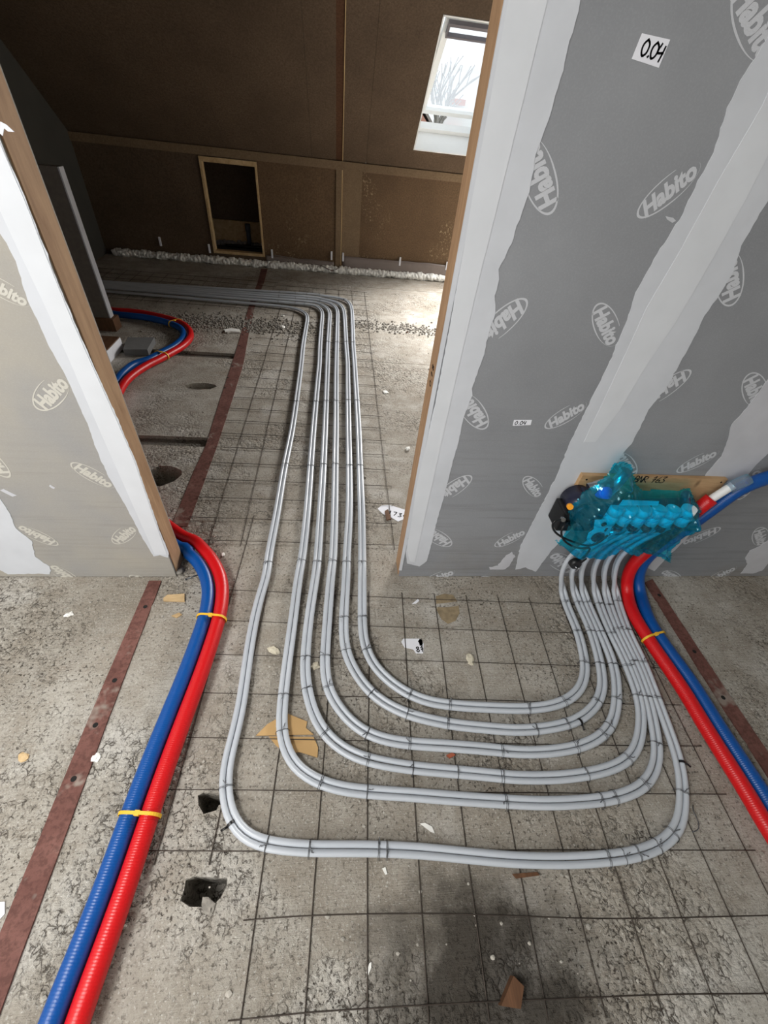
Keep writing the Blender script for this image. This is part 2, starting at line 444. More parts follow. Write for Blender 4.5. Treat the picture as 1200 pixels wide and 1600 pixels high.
# boolean the holes out of the slabs they sit in
for k, pts in HOLES.items():
    P = [fl(*q) for q in pts]
    cut = obj('cutter', prism(bmesh.new(), [(q.x, q.y, -DEPTH[k]) for q in P], (0, 0, 0.4)), M['concrete'])
    yc = sum(q.y for q in P) / len(P)
    for a, b, s in slabs:
        if a < yc < b:
            md = s.modifiers.new('hole', 'BOOLEAN'); md.operation = 'DIFFERENCE'; md.object = cut; md.solver = 'EXACT'
            bpy.context.view_layer.update()
            me = bpy.data.meshes.new_from_object(s.evaluated_get(bpy.context.evaluated_depsgraph_get()))
            s.modifiers.clear(); s.data = me
    bpy.data.objects.remove(cut)
nbox('joint_grout', -3.2, 3.4, -2.6, 7.2, -0.20, -0.012, M['grout'], floor) if False else None
for j in JOINTS[1:-1]:
    nbox('joint_grout', -3.2, 3.4, j - 0.052, j + 0.052, -0.21, -0.024 if j in (2.25, 3.48) else -0.006, M['grout'], floor)
    if j in (2.25, 3.48): nbox('joint_grout', -0.78, 3.4, j - 0.05, j + 0.05, -0.023, -0.0015, M['concrete'], floor)
# ragged lips of mortar where the joints were filled
def lip(y, x0, x1, wid, name='mortar_lip'):
    bm = bmesh.new(); n = 60; rows = []
    for i in range(n + 1):
        x = x0 + (x1 - x0) * i / n
        a = y - wid * (0.5 + 0.6 * mnoise.noise(Vector((x * 9, y, 0)))); b = y + wid * (0.5 + 0.6 * mnoise.noise(Vector((x * 9, y, 7))))
        h = 0.004 + 0.004 * mnoise.noise(Vector((x * 14, y, 3)))
        rows.append([bm.verts.new((x, a, -0.002)), bm.verts.new((x, (a + b) / 2, max(0.001, h))), bm.verts.new((x, b, -0.002))])
    for r, q in zip(rows, rows[1:]):
        for k in (0, 1): bm.faces.new((r[k], q[k], q[k + 1], r[k + 1]))
    return obj(name, bm, M['concrete'], floor, True)
lip(0.43, -2.2, 2.6, 0.05); lip(1.05, -2.2, 2.6, 0.06); lip(-0.16, -1.5, 2.0, 0.06)
lip(2.25, -0.6, 0.3, 0.09); lip(3.48, -0.65, 0.2, 0.08); lip(4.70, -0.1, 2.0, 0.05)
# damp oval patch with a shallow rim beside the partition
P = [fl(*q) for q in [(681, 932), (694, 928), (708, 930), (716, 942), (718, 958), (712, 970), (700, 975), (690, 968), (682, 953)]]
bm = bmesh.new(); prism(bm, [(q.x, q.y, 0.0006) for q in P], (0, 0, 0.0012))
obj('damp_patch', bm, plain('damp_mortar', srgb(140, 124, 98), 0.8, var=0.25, scale=40, bump=0.4), floor)

# ------------------------------------------------------------------ setting: hall shell behind and beside the photographer
def wallobj(name, *a, mat=None): return struct(nbox(name, *a, mat or M['plaster']))
wallobj('wall_hall_left', -2.72, -2.6, -2.3, WY, -0.05, 2.75)
wallobj('wall_hall_right', 2.9, 3.02, -2.3, WY, -0.05, 2.75)
bk = struct(empty('wall_back'))
nbox('wall_section', -2.6, -2.35, -2.32, -2.2, -0.05, 2.75, M['plaster'], bk)
nbox('wall_section', -0.75, 2.9, -2.32, -2.2, -0.05, 2.75, M['plaster'], bk)
nbox('wall_section', -2.35, -0.75, -2.32, -2.2, -0.05, 1.05, M['plaster'], bk)
nbox('wall_section', -2.35, -0.75, -2.32, -2.2, 2.45, 2.75, M['plaster'], bk)
wallobj('ceiling_hall', -2.72, 3.02, -2.32, 1.33, 2.75, 2.85)

# ------------------------------------------------------------------ setting: the partition with its door opening
XL, XR = -0.700, 0.297                            # the opening
BT = 0.0125
wr = struct(empty('wall_right', (0, 0, 0)))
nbox('plasterboard', XR + 0.004, 2.9, WY, WY + BT, 0.004, 2.75, M['board'], wr)
nbox('plasterboard', XR + 0.004, 2.9, WY + 0.098, WY + 0.11, 0.004, 2.75, M['board'], wr)
nbox('stud', XR, XR + 0.06, WY + BT, WY + 0.098, 0.002, 2.75, M['stud'], wr)
nbox('corner_bead', XR - 0.001, XR + 0.012, WY - 0.0024, WY + 0.004, 0.05, 2.75, M['compound'], wr)
wf = struct(empty('wall_left', (0, 0, 0)))
nbox('plasterboard', -2.6, XL - 0.004, WY, WY + BT, 0.004, 2.75, M['board_left'], wf)
nbox('plasterboard', -2.6, XL - 0.004, WY + 0.098, WY + 0.11, 0.004, 2.75, M['board_left'], wf)
nbox('stud', XL - 0.06, XL, WY + BT, WY + 0.098, 0.012, 2.75, M['stud'], wf)
struct(nbox('wall_lintel', XL, XR, WY, WY + 0.11, 2.35, 2.75, M['board']))

def ragged(P, amp, step=0.012, seed=0):
    out = []
    n = len(P)
    for i in range(n):
        a, b = P[i], P[(i + 1) % n]
        m = max(1, int((b - a).length / step))
        for k in range(m):
            q = a.lerp(b, k / m)
            q = q + Vector((mnoise.noise(Vector((q.x * 55, q.z * 55, seed))), 0, mnoise.noise(Vector((q.x * 55, q.z * 55, seed + 9))))) * amp * (1.0 if k else 0.4)
            out.append(q)
    return out
def patch(name, px, mat, parent, amp=0.004, t=0.0015, Y=None, extra=()):
    Y = WY if Y is None else Y
    P = [wp(x, y, WY) for x, y in px]
    P = ragged(P, amp, seed=len(px))
    for q in P: q.y = Y
    return obj(name, prism(bmesh.new(), P, (0, -t, 0)), mat, parent)

jl = [(806, -60), (793, 0), (775, 110), (737, 307), (718, 420), (699, 532), (680, 630), (668, 680), (650, 757), (634, 862), (636, 880)]
jr = [(655, 885), (667, 876), (676, 843), (681, 820), (695, 771), (709, 715), (714, 700), (724, 653), (738, 618), (737, 607), (757, 553), (759, 534), (774, 490), (773, 462),
      (780, 436), (779, 420), (800, 380), (807, 353), (827, 300), (837, 240), (857, 187), (882, 97), (907, 0), (925, -60)]
patch('joint_compound', jl + jr, M['compound'], wr)
patch('tape_skim', [(800, -60), (794, 0), (738, 307), (719, 420), (681, 630), (651, 757), (636, 860), (640, 876), (648, 878), (692, 680), (715, 579), (752, 420), (763, 377), (800, 227), (855, 0), (870, -60)],
      M['tape'], wr, 0.0006, 0.0012, WY - 0.0014)
bl = [(1235, 0), (1200, 57), (1165, 113), (1137, 167), (1123, 213), (1107, 253), (1090, 283), (1067, 333), (1027, 397), (993, 457), (977, 507), (947, 577), (917, 637), (890, 693), (870, 743), (837, 807), (813, 853), (805, 890)]
br = [(821, 886), (837, 893), (860, 862), (890, 830), (930, 770), (977, 703), (987, 693), (1013, 640), (1040, 607), (1077, 540), (1100, 493), (1120, 467), (1143, 430), (1158, 383), (1177, 350), (1200, 313), (1250, 220), (1290, 140)]
patch('joint_compound', bl + br, M['compound'], wr, 0.005)
patch('tape_skim', [(1235, 60), (1190, 165), (1120, 285), (1060, 395), (1010, 480), (985, 535), (950, 610), (912, 690), (930, 690), (968, 640), (1013, 565), (1057, 500), (1115, 400), (1165, 310), (1215, 210), (1260, 130)],
      M['tape'], wr, 0.0008, 0.0010, WY - 0.0014)
patch('joint_compound', [(1250, 530), (1200, 593), (1167, 637), (1143, 663), (1137, 687), (1127, 713), (1103, 740), (1085, 780), (1050, 830), (1005, 884), (1022, 892), (1045, 868), (1072, 842), (1100, 807), (1138, 780), (1180, 727), (1200, 708), (1260, 640)],
      M['compound_dim'], wr, 0.004)
patch('joint_compound', [(1250, 820), (1200, 844), (1187, 853), (1171, 860), (1164, 872), (1168, 881), (1157, 896), (1176, 896), (1191, 891), (1200, 880), (1240, 868)], M['compound_dim'], wr, 0.005)
patch('compound_smear', [(1040, 338), (1052, 340), (1056, 345), (1050, 348), (1042, 343)], M['print'], wr, 0.002, 0.0008)
for px in ([(778, 884), (790, 868), (800, 862), (805, 870), (796, 884), (786, 890), (766, 890), (764, 886)],):
    patch('compound_smear', px, M['compound_dim'], wr, 0.010, 0.0008)
# left wall
ll = [(-60, 240), (-30, 320), (11, 380), (25, 408), (43, 467), (62, 507), (78, 543), (102, 585), (127, 640), (139, 667), (150, 700), (170, 745), (195, 787), (220, 835), (240, 869)]
lr = [(250, 867), (263, 871), (263, 862), (248, 825), (212, 720), (180, 645), (143, 563), (115, 500), (88, 433), (43, 317), (0, 217), (-60, 70)]
patch('joint_compound', ll + lr, M['compound'], wf, 0.003)
patch('tape_skim', [(-60, 190), (-20, 285), (27, 385), (72, 480), (108, 560), (142, 640), (190, 748), (242, 866), (250, 866), (261, 866), (246, 824), (210, 719), (178, 645), (141, 563), (113, 500), (86, 433), (41, 317), (-2, 217), (-60, 90)],
      M['tape'], wf, 0.0008, 0.0012, WY - 0.0014)
patch('joint_compound', [(-80, 700), (0, 778), (15, 800), (25, 825), (50, 845), (55, 870), (78, 885), (78, 897), (60, 896), (13, 897), (-10, 885), (-80, 870)], M['compound'], wf, 0.005)
for px in ([(0, 766), (12, 772), (20, 776), (26, 774), (18, 770), (6, 764)], [(78, 757), (86, 762), (84, 764), (77, 760)]):
    patch('compound_smear', px, M['compound_dim'], wf, 0.002, 0.0008)
# torn paper and nails on the left jamb
patch('torn_paper', [(0, 190), (10, 195), (22, 206), (12, 205), (6, 200), (4, 212), (0, 208)], M['paper'], wf, 0.002, 0.002, WY + 0.002)

# printed board marks: the word in a crescent oval
fc = bpy.data.curves.new('mark_text', 'FONT'); fc.body = 'Habito'; fc.size = 1.0; fc.align_x = 'CENTER'; fc.align_y = 'CENTER'; fc.offset = 0.045; fc.shear = 0.18; fc.resolution_u = 3
fo = bpy.data.objects.new('mark_text', fc); COL.objects.link(fo)
bpy.context.view_layer.update()
tm = bpy.data.meshes.new_from_object(fo.evaluated_get(bpy.context.evaluated_depsgraph_get()))
bpy.data.objects.remove(fo)
xs = [v.co.x for v in tm.vertices]; ys = [v.co.y for v in tm.vertices]
TW = max(xs) - min(xs); cx = (max(xs) + min(xs)) / 2; cy = (max(ys) + min(ys)) / 2
def logo_mesh(name):
    bm = bmesh.new(); bm.from_mesh(tm)
    for v in bm.verts:                           # unit: text width = 1
        v.co = Vector(((v.co.x - cx) / TW * 1.06 - 0.01, (v.co.y - cy) / TW * 1.22, 0))
    n = 56
    A, B = 0.63, 0.265
    out, inn = [], []
    for i in range(n + 1):
        t = math.radians(68) + math.radians(300) * i / n          # open at the right-hand end
        k = max(0.0, math.cos((t - math.radians(190)) / 2)) ** 2.2
        wd = 0.004 + 0.042 * k
        d = Vector((A * math.cos(t), B * math.sin(t), 0)); c = Vector((-0.03, 0, 0))
        out.append(bm.verts.new(c + d)); inn.append(bm.verts.new(c + d * (1 - wd / d.length)))
    for i in range(n): bm.faces.new((out[i], out[i + 1], inn[i + 1], inn[i]))
    me = bpy.data.meshes.new(name); bm.to_mesh(me); bm.free()
    return me
LOGO = logo_mesh('printed_logo'); LOGO.materials.append(M['print'])
LOGO2 = logo_mesh('printed_logo'); LOGO2.materials.append(M['print_left'])
def put_logo(h, o_, parent, me, length=0.135, full=False):
    a = wp(*h); b = wp(*o_)
    d = b - a; d.y = 0
    if full: length = d.length * 1.18
    d.normalize()
    c = a + d * length * 0.42
    ang = math.atan2(d.z, d.x)
    o = link('printed_logo', me, None, parent)
    o.rotation_euler = (math.pi / 2, 0, 0)
    R = Matrix.Rotation(-ang, 4, 'Y') @ Matrix.Rotation(math.pi / 2, 4, 'X')
    o.matrix_local = Matrix.Translation((c.x, WY - 0.0006, c.z)) @ R @ Matrix.Scale(length, 4)
LG = [((1013, 323), (1080, 268), 1), ((855, 313), (836, 258), 0), ((808, 482), (773, 513), 0), ((938, 488), (957, 531), 1), ((752, 660), (735, 637), 0), ((863, 661), (907, 635), 1),
      ((726, 751), (703, 767), 0), ((825, 751), (842, 772), 1), ((697, 848), (686, 841), 0), ((782, 849), (815, 832), 1), ((893, 888), (864, 870), 1), ((670, 908), (700, 896), 0), ((757, 905), (775, 915), 0),
      ((1064, 590), (1044, 604), 0), ((1173, 594), (1183, 620), 0), ((1069, 731), (1114, 709), 1), ((985, 738), (967, 716), 0), ((1165, -10), (1189, 48), 0), ((1143, 462), (1137, 416), 0),
      ((1114, 830), (1072, 848), 1), ((1186, 830), (1192, 852), 0), ((1108, 907), (1142, 890), 0), ((1160, 772), (1172, 752), 0), ((1056, 905), (1033, 893), 0)]
for a, b, f in LG: put_logo(a, b, wr, LOGO, full=bool(f))
for a, b, f in [((-25, 436), (36, 469), 1), ((66, 630), (95, 597), 1), ((124, 731), (170, 756), 1), ((184, 844), (205, 826), 1), ((79, 846), (34, 826), 1), ((2, 735), (-22, 712), 0), ((118, 910), (100, 898), 0), ((213, 904), (232, 912), 0)]:
    put_logo(a, b, wf, LOGO2, full=bool(f))

# ------------------------------------------------------------------ handwriting
GL = {'0': [[(.35, 1), (.1, .7), (.08, .3), (.3, 0), (.6, .25), (.62, .75), (.35, 1)]], '.': [[(.2, .02), (.28, .1)]],
      '4': [[(.2, 1), (.05, .45), (.6, .5)], [(.6, .9), (.55, .5), (.45, -.05)]], 'B': [[(.05, 0), (.1, 1), (.5, .85), (.45, .6), (.12, .52), (.55, .4), (.5, .1), (.05, 0)]],
      'N': [[(0, 0), (.12, 1), (.5, 0), (.62, 1)]], 'R': [[(.02, 0), (.1, 1), (.5, .9), (.5, .6), (.1, .5), (.6, 0)]], '1': [[(.1, .75), (.4, 1), (.25, 0)], [(.1, .45), (.5, .5)]],
      '6': [[(.5, 1), (.1, .45), (.15, .05), (.5, .1), (.5, .42), (.12, .4)]], '3': [[(.1, .95), (.6, 1), (.28, .58), (.6, .35), (.4, .02), (.02, .06)]],
      '8': [[(.35, .55), (.1, .8), (.35, 1), (.58, .8), (.35, .55), (.08, .25), (.33, 0), (.6, .25), (.35, .55)]], '7': [[(.05, .95), (.6, 1), (.25, 0)]], ' ': []}
def writing(name, text, org, ux, uz, lift, sz, wid, parent, mat, adv=0.85):
    """strokes in the plane (ux, uz) from org, as thin ribbons lying on the surface"""
    ux = Vector(ux).normalized(); uz = Vector(uz).normalized(); lift = Vector(lift)
    bm = bmesh.new()
    x = 0.0
    for ch in text:
        for st in GL[ch]:
            S = catmull([Vector((px, py, 0)) for px, py in st], 0.12) if len(st) > 2 and ch not in 'NR' else [Vector((px, py, 0)) for px, py in st]
            pts = [Vector(org) + ux * (x + q.x) * sz + uz * q.y * sz + lift for q in S]
            for a, b in zip(pts, pts[1:]):
                d = (b - a).normalized(); nrm = lift.normalized().cross(d) * wid / 2; e = d * wid * 0.3
                bm.faces.new([bm.verts.new(v) for v in (a - e - nrm, b + e - nrm, b + e + nrm, a - e + nrm)])
        x += adv if ch != '.' else adv * 0.5
    return obj(name, bm, mat, parent)
def sheet(name, P, t, mat, parent=None, off=(0, -1, 0)):
    return obj(name, prism(bmesh.new(), P, Vector(off) * t), mat, parent)
P = [wp(x, y) for x, y in [(987, 92), (1029, 106), (1047, 62), (1003, 52)]]
for q in P: q.y = WY
s = sheet('number_label', P, 0.0008, M['paper']); tag(s, 'square white paper label reading 0.04 stuck high on the grey wall', 'label')
a = wp(998, 86); b = wp(1034, 97); a.y = b.y = WY
writing('handwriting', '0.04', a, b - a, Vector((0.05, 0, 1)), (0, -0.0012, 0), 0.0225, 0.0036, s, M['ink'], 0.62)
P = [wp(x, y) for x, y in [(801, 665), (829, 664), (831, 656), (803, 656)]]
for q in P: q.y = WY
s = sheet('number_label', P, 0.0008, M['paper']); tag(s, 'small narrow white sticker reading 0.04 low on the grey wall', 'label')
a = wp(803.5, 663.5); b = wp(828, 663); a.y = b.y = WY
writing('handwriting', '0.04', a, b - a, (0, 0, 1), (0, -0.0012, 0), 0.014, 0.0026, s, M['ink'], 0.85)
a = Vector((XR, 1.275, 0.0)); 
writing('handwriting', '0.18', Vector((XR, 1.243, 0.955)), (0, 0, 1), (0, 1, 0), (-0.0008, 0, 0), 0.024, 0.0035, wr, M['ink'], 0.9)

# ------------------------------------------------------------------ far room: knee wall, roof slope, gable
SL = math.radians(42.0); KZ = 1.12
UP = Vector((0, -math.cos(SL), math.sin(SL))); NO = Vector((0, math.sin(SL), math.cos(SL)))
kw = struct(empty('wall_far', (0, 0, 0)))
hx0, hx1, hz0, hz1 = -1.562, -0.945, 0.105, 1.035   # hatch opening (frame outside)
def kbox(name, x0, x1, z0, z1, mat, y=KY, t=0.05): return nbox(name, x0, x1, y, y + t, z0, z1, mat, kw)
kbox('chipboard_panel', -2.85, hx0, 0.0, 1.045, M['chip'])
kbox('chipboard_panel', hx1, -0.062, 0.0, 1.045, M['chip_scuff'])
kbox('chipboard_panel', hx0, hx1, 0.0, hz0, M['chip']); kbox('chipboard_panel', hx0, hx1, hz1, 1.05, M['chip'])
kbox('chipboard_panel', 0.012, 0.236, 0.0, 1.045, M['chip_light'], KY - 0.004)
kbox('chipboard_panel', 0.236, 3.02, 0.0, 1.045, M['chip_scuff'], KY + 0.008)
kbox('batten', -0.062, 0.004, 0.0, 1.045, M['chip_light'], KY - 0.012, 0.03)
kbox('board_edge', 0.004, 0.012, 0.0, 1.045, M['edge'], KY - 0.014, 0.03)
kbox('top_plate', -2.85, 3.02, 1.045, KZ, M['chip_light'], KY - 0.018, 0.06)
roof = struct(empty('ceiling', (0, 0, 0)))
def roofbox(name, x0, x1, u0, u1, n0, n1, mat, parent=roof):
    bm = box(bmesh.new(), x0, x1, u0, u1, n0, n1)
    for v in bm.verts: v.co = Vector((v.co.x, KY, KZ)) + UP * v.co.y + NO * v.co.z
    return obj(name, bm, mat, parent)
UT = 2.45
wx0, wx1, wu0, wu1 = 0.765, 1.555, 0.265, 1.55
for x0, x1 in ((-2.85, -1.27), (-1.268, -0.33), (-0.328, -0.064), (0.012, 0.268), (0.27, wx0)):
    roofbox('roof_panel', x0, x1, 0, UT, 0, 0.24, M['chip'])
roofbox('roof_panel', wx0, wx1, 0, wu0, 0, 0.24, M['chip']); roofbox('roof_panel', wx0, wx1, wu1, UT, 0, 0.24, M['chip']); roofbox('roof_panel', wx1, 3.02, 0, UT, 0, 0.24, M['chip'])
roofbox('batten', -0.064, 0.012, 0, UT, 0.004, 0.24, M['chip_red']); roofbox('board_edge', 0.006, 0.013, 0, UT, -0.003, 0.2, M['edge'])
struct(nbox('ceiling_collar', -2.85, 3.02, 1.3, 4.5, 2.75, 2.85, M['chip']))
# gable wall: a plastered face, and the end wall out of view on the right
def gable(name, x0, x1, mat):
    bm = bmesh.new()
    prof = [(WY + 0.11, -0.05), (6.6, -0.05), (6.6, 0.9), (KY, KZ + 0.02), (KY - 2.45 * math.cos(SL), KZ + 2.45 * math.sin(SL)), (WY + 0.11, 2.8)]
    prism(bm, [(x0, y, z) for y, z in prof], (x1 - x0, 0, 0))
    return struct(obj(name, bm, mat))
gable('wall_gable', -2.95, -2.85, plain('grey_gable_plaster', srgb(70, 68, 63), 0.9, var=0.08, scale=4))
gable('wall_end', 3.02, 3.12, M['plaster'])
# eaves cavity behind the hatch
ev = struct(empty('wall_eaves', (0, 0, 0)))
nbox('eaves_floor', -2.6, 0.0, KY + 0.05, 6.75, -0.02, 0.08, plain('eaves_felt', srgb(86, 86, 90), 0.9), ev)
nbox('eaves_board', -2.6, 0.0, 6.70, 6.74, 0.08, 0.36, M['pale_wood'], ev)
nbox('eaves_back', -2.6, 0.0, 6.75, 6.78, -0.02, 1.2, M['chip'], ev)
nbox('eaves_side', -2.62, -2.6, KY + 0.05, 6.78, -0.02, 1.2, M['chip'], ev); nbox('eaves_side', 0.0, 0.02, KY + 0.05, 6.78, -0.02, 1.2, M['chip'], ev)
nbox('eaves_top', -2.6, 0.0, KY + 0.05, 6.78, 1.16, 1.2, M['chip'], ev)
bm = bmesh.new()
for i in range(16): blob(bm, (-1.62 + i * 0.045, 6.66 + 0.02 * random.random(), 0.10 + 0.02 * random.random()), 0.035, 0.03, 0.03, i, 0.5, 2)
t_ = obj('wool_strip', bm, M['wool'], None, True); tag(t_, 'strip of grey mineral wool on the floor inside the wall hatch', 'insulation', kind='stuff')
def ell(name, x, label):
    t = empty(name, (x, 6.6, 0.085)); tag(t, label, 'pipe')
    bm = bmesh.new(); tube(bm, [(0, 0, 0.26), (0, 0, 0.05)], 0.028, 16); tube(bm, [(0, 0, 0.27), (0, 0, 0.19)], 0.034, 16); obj('upright', bm, M['pvc'], t)
    bm = bmesh.new(); tube(bm, relax(catmull([(0, 0, 0.06), (0.0, -0.01, 0.03), (-0.06, -0.03, 0.025), (-0.3, -0.05, 0.02)], 0.02), 2), 0.018, 12); obj('lateral', bm, M['black'], t)
ell('drain_pipe', -1.20, 'grey plastic pipe standing in the middle of the wall hatch')
ell('drain_pipe', -0.985, 'grey plastic pipe half hidden by the right side of the hatch frame')
# hatch frame
hf = empty('hatch_frame', ((hx0 + hx1) / 2, KY, hz0)); tag(hf, 'pale timber frame around the dark opening in the knee wall', 'hatch frame')
def hb(name, x0, x1, z0, z1):
    bm = box(bmesh.new(), x0, x1, KY - 0.02, KY + 0.07, z0, z1, 0.002); o = obj(name, bm, M['pale_wood'], None)
    o.parent = hf; o.matrix_parent_inverse = Matrix.Translation(hf.location).inverted()
hb('head', hx0, hx1, hz1 - 0.046, hz1); hb('sill', hx0, hx1, hz0, hz0 + 0.03); hb('jamb', hx0, hx0 + 0.026, hz0 + 0.03, hz1 - 0.046); hb('jamb', hx1 - 0.022, hx1, hz0 + 0.03, hz1 - 0.046)

# ------------------------------------------------------------------ roof window
win = struct(empty('window_1', (0, 0, 0)))
def lining(name, *a, mat=None): return roofbox(name, *a, mat or M['frame_white'], win)
FR = 0.19                                          # frame sits this far out through the roof build-up
lining('lining', wx0, wx0 + 0.012, wu0, wu1, -0.004, FR); lining('lining', wx1 - 0.012, wx1, wu0, wu1, -0.004, FR)
lining('lining', wx0, wx1, wu0, wu0 + 0.012, -0.004, FR); lining('lining', wx0, wx1, wu1 - 0.012, wu1, -0.004, FR)
lining('frame_rail', wx0, wx1, wu0 - 0.02, wu0 + 0.055, FR, FR + 0.07); lining('frame_rail', wx0, wx1, wu1 - 0.055, wu1, FR, FR + 0.07)
lining('frame_stile', wx0, wx0 + 0.045, wu0 + 0.055, wu1 - 0.055, FR, FR + 0.07); lining('frame_stile', wx1 - 0.045, wx1, wu0 + 0.055, wu1 - 0.055, FR, FR + 0.07)
TILT = math.radians(13); um = (wu0 + wu1) / 2; hl = (wu1 - wu0) / 2 - 0.065
def sashbox(name, x0, x1, a, b, n0, n1, mat):
    bm = box(bmesh.new(), x0, x1, a, b, n0, n1)
    for v in bm.verts:
        u = v.co.y * math.cos(TILT) + v.co.z * math.sin(TILT); n = -v.co.y * math.sin(TILT) + v.co.z * math.cos(TILT)
        v.co = Vector((v.co.x, KY, KZ)) + UP * (um + u) + NO * (FR + 0.03 + n)
    return obj(name, bm, mat, win)
sx0, sx1 = wx0 + 0.048, wx1 - 0.048
sashbox('sash_rail', sx0, sx1, -hl, -hl + 0.06, -0.025, 0.03, M['frame_white']); sashbox('sash_rail', sx0, sx1, hl - 0.06, hl, -0.025, 0.03, M['frame_white'])
sashbox('sash_stile', sx0, sx0 + 0.05, -hl + 0.06, hl - 0.06, -0.025, 0.03, M['frame_white']); sashbox('sash_stile', sx1 - 0.05, sx1, -hl + 0.06, hl - 0.06, -0.025, 0.03, M['frame_white'])
sashbox('pane', sx0 + 0.05, sx1 - 0.05, -hl + 0.06, hl - 0.06, 0.0, 0.004, M['glass'])
sashbox('vent_bar', sx0 + 0.02, sx1 - 0.02, hl - 0.02, hl + 0.01, -0.06, -0.03, M['frame_grey'])
sashbox('vent_bar', sx0 + 0.02, sx1 - 0.02, hl - 0.13, hl - 0.11, -0.06, -0.03, M['frame_grey'])
sashbox('vent_post', sx0 + 0.02, sx0 + 0.035, hl - 0.11, hl - 0.02, -0.06, -0.03, M['frame_grey']); sashbox('vent_post', sx1 - 0.20, sx1 - 0.185, hl - 0.11, hl - 0.02, -0.06, -0.03, M['frame_grey'])
lining('frame_head_cover', wx0 + 0.02, wx1 - 0.02, wu1 - 0.08, wu1 - 0.012, FR - 0.05, FR, mat=M['frame_grey'])

lamp_trim = struct(empty('added_lamp_trim', (0, 0, 0)))  # added lining strips round the unseen fill lamp; the roof stays closed
for a_ in ((1.66, 1.675, 0.1, 1.5), (2.64, 2.655, 0.1, 1.5)): roofbox('lining', *a_, -0.02, -0.001, M['frame_white'], lamp_trim)  # added trim strips round the fill lamp
for a_ in ((1.675, 2.64, 0.1, 0.115), (1.675, 2.64, 1.485, 1.5)): roofbox('lining', *a_, -0.02, -0.001, M['frame_white'], lamp_trim)  # added trim strips round the fill lamp

# ------------------------------------------------------------------ outside, seen through the roof window
def outside_tree(x, y, h, s, label):
    t = empty('bare_tree', (x, y, -3.5)); tag(t, label, 'tree')
    rnd = random.Random(s); bm = bmesh.new()
    def br(p, d, L, r, lv):
        q = p + d * L
        tube(bm, [p, p.lerp(q, 0.5) + Vector((rnd.uniform(-.05, .05), 0, 0)) * L, q], r, 5, True)
        if lv:
            for k in range(4):
                e = (d + Vector((rnd.uniform(-.8, .8), rnd.uniform(-.5, .5), rnd.uniform(-.1, .5)))).normalized()
                br(p.lerp(q, rnd.uniform(.5, 1)), e, L * rnd.uniform(.5, .7), r * .55, lv - 1)
    br(Vector((0, 0, 0)), Vector((0, 0, 1)), h * 0.42, 0.16, 3)
    obj('branches', bm, plain('bark_%d' % s, srgb(150, 146, 140), 0.9), t)
outside_tree(3.4, 30, 9.5, 3, 'bare tree at the left outside the roof window')
outside_tree(5.6, 34, 9.0, 5, 'bare tree in the middle of the view outside the roof window')
hs = empty('brick_house', (5.2, 36, -3.5)); tag(hs, 'pinkish brick house beyond the open roof window', 'house')
mb = Mat('pink_brick', 0.9); bt = mb.n.new('ShaderNodeTexBrick'); mb.l.new(mb.mapping(mb.coords(), (1, 1, 1), (math.pi / 2, 0, 0)), bt.inputs['Vector'])
bt.inputs['Scale'].default_value = 5; bt.inputs['Color1'].default_value = srgb(196, 132, 112); bt.inputs['Color2'].default_value = srgb(206, 146, 126); bt.inputs['Mortar'].default_value = srgb(210, 190, 176)
mb.color(bt.outputs[0])
bm = bmesh.new(); prism(bm, [(-2.6, 0, 0), (1.6, 0, 0), (1.6, 0, 3.2), (-0.4, 0, 5.2), (-2.6, 0, 3.2)], (0, 7, 0)); obj('walls', bm, mb.m, hs)
bm = bmesh.new(); prism(bm, [(-2.9, -0.2, 3.05), (-0.4, -0.2, 5.4), (1.9, -0.2, 3.05), (1.9, -0.2, 3.2), (-0.4, -0.2, 5.6), (-2.9, -0.2, 3.2)], (0, 7.4, 0)); obj('roof', bm, plain('grey_tiles', srgb(140, 132, 126), 0.8), hs)
for x in (-1.4, 0.3): nbox('window', x, x + 0.7, -0.04, 0.0, 3.0, 4.0, M['frame_white'], hs)
h2 = empty('white_block', (9.5, 40, -3.5)); tag(h2, 'white block of flats to the right outside the roof window', 'building')
nbox('walls', -2.4, 5, 0, 8, 0, 7.6, M['frame_white'], h2)
for k in range(4): nbox('balcony', -2.3, -1.2, -0.5, 0, 1.2 + k * 1.5, 1.5 + k * 1.5, plain('red_brick_balcony_%d' % k, srgb(190, 112, 88), 0.9), h2)
for k in range(3): nbox('window', 0.2, 1.2, -0.05, 0, 1.4 + 1.9 * k, 2.5 + 1.9 * k, M['frame_grey'], h2)
struct(nbox('ground_outside', -40, 60, 7.5, 90, -3.7, -3.5, plain('grey_green_ground', srgb(150, 152, 140), 0.9)))
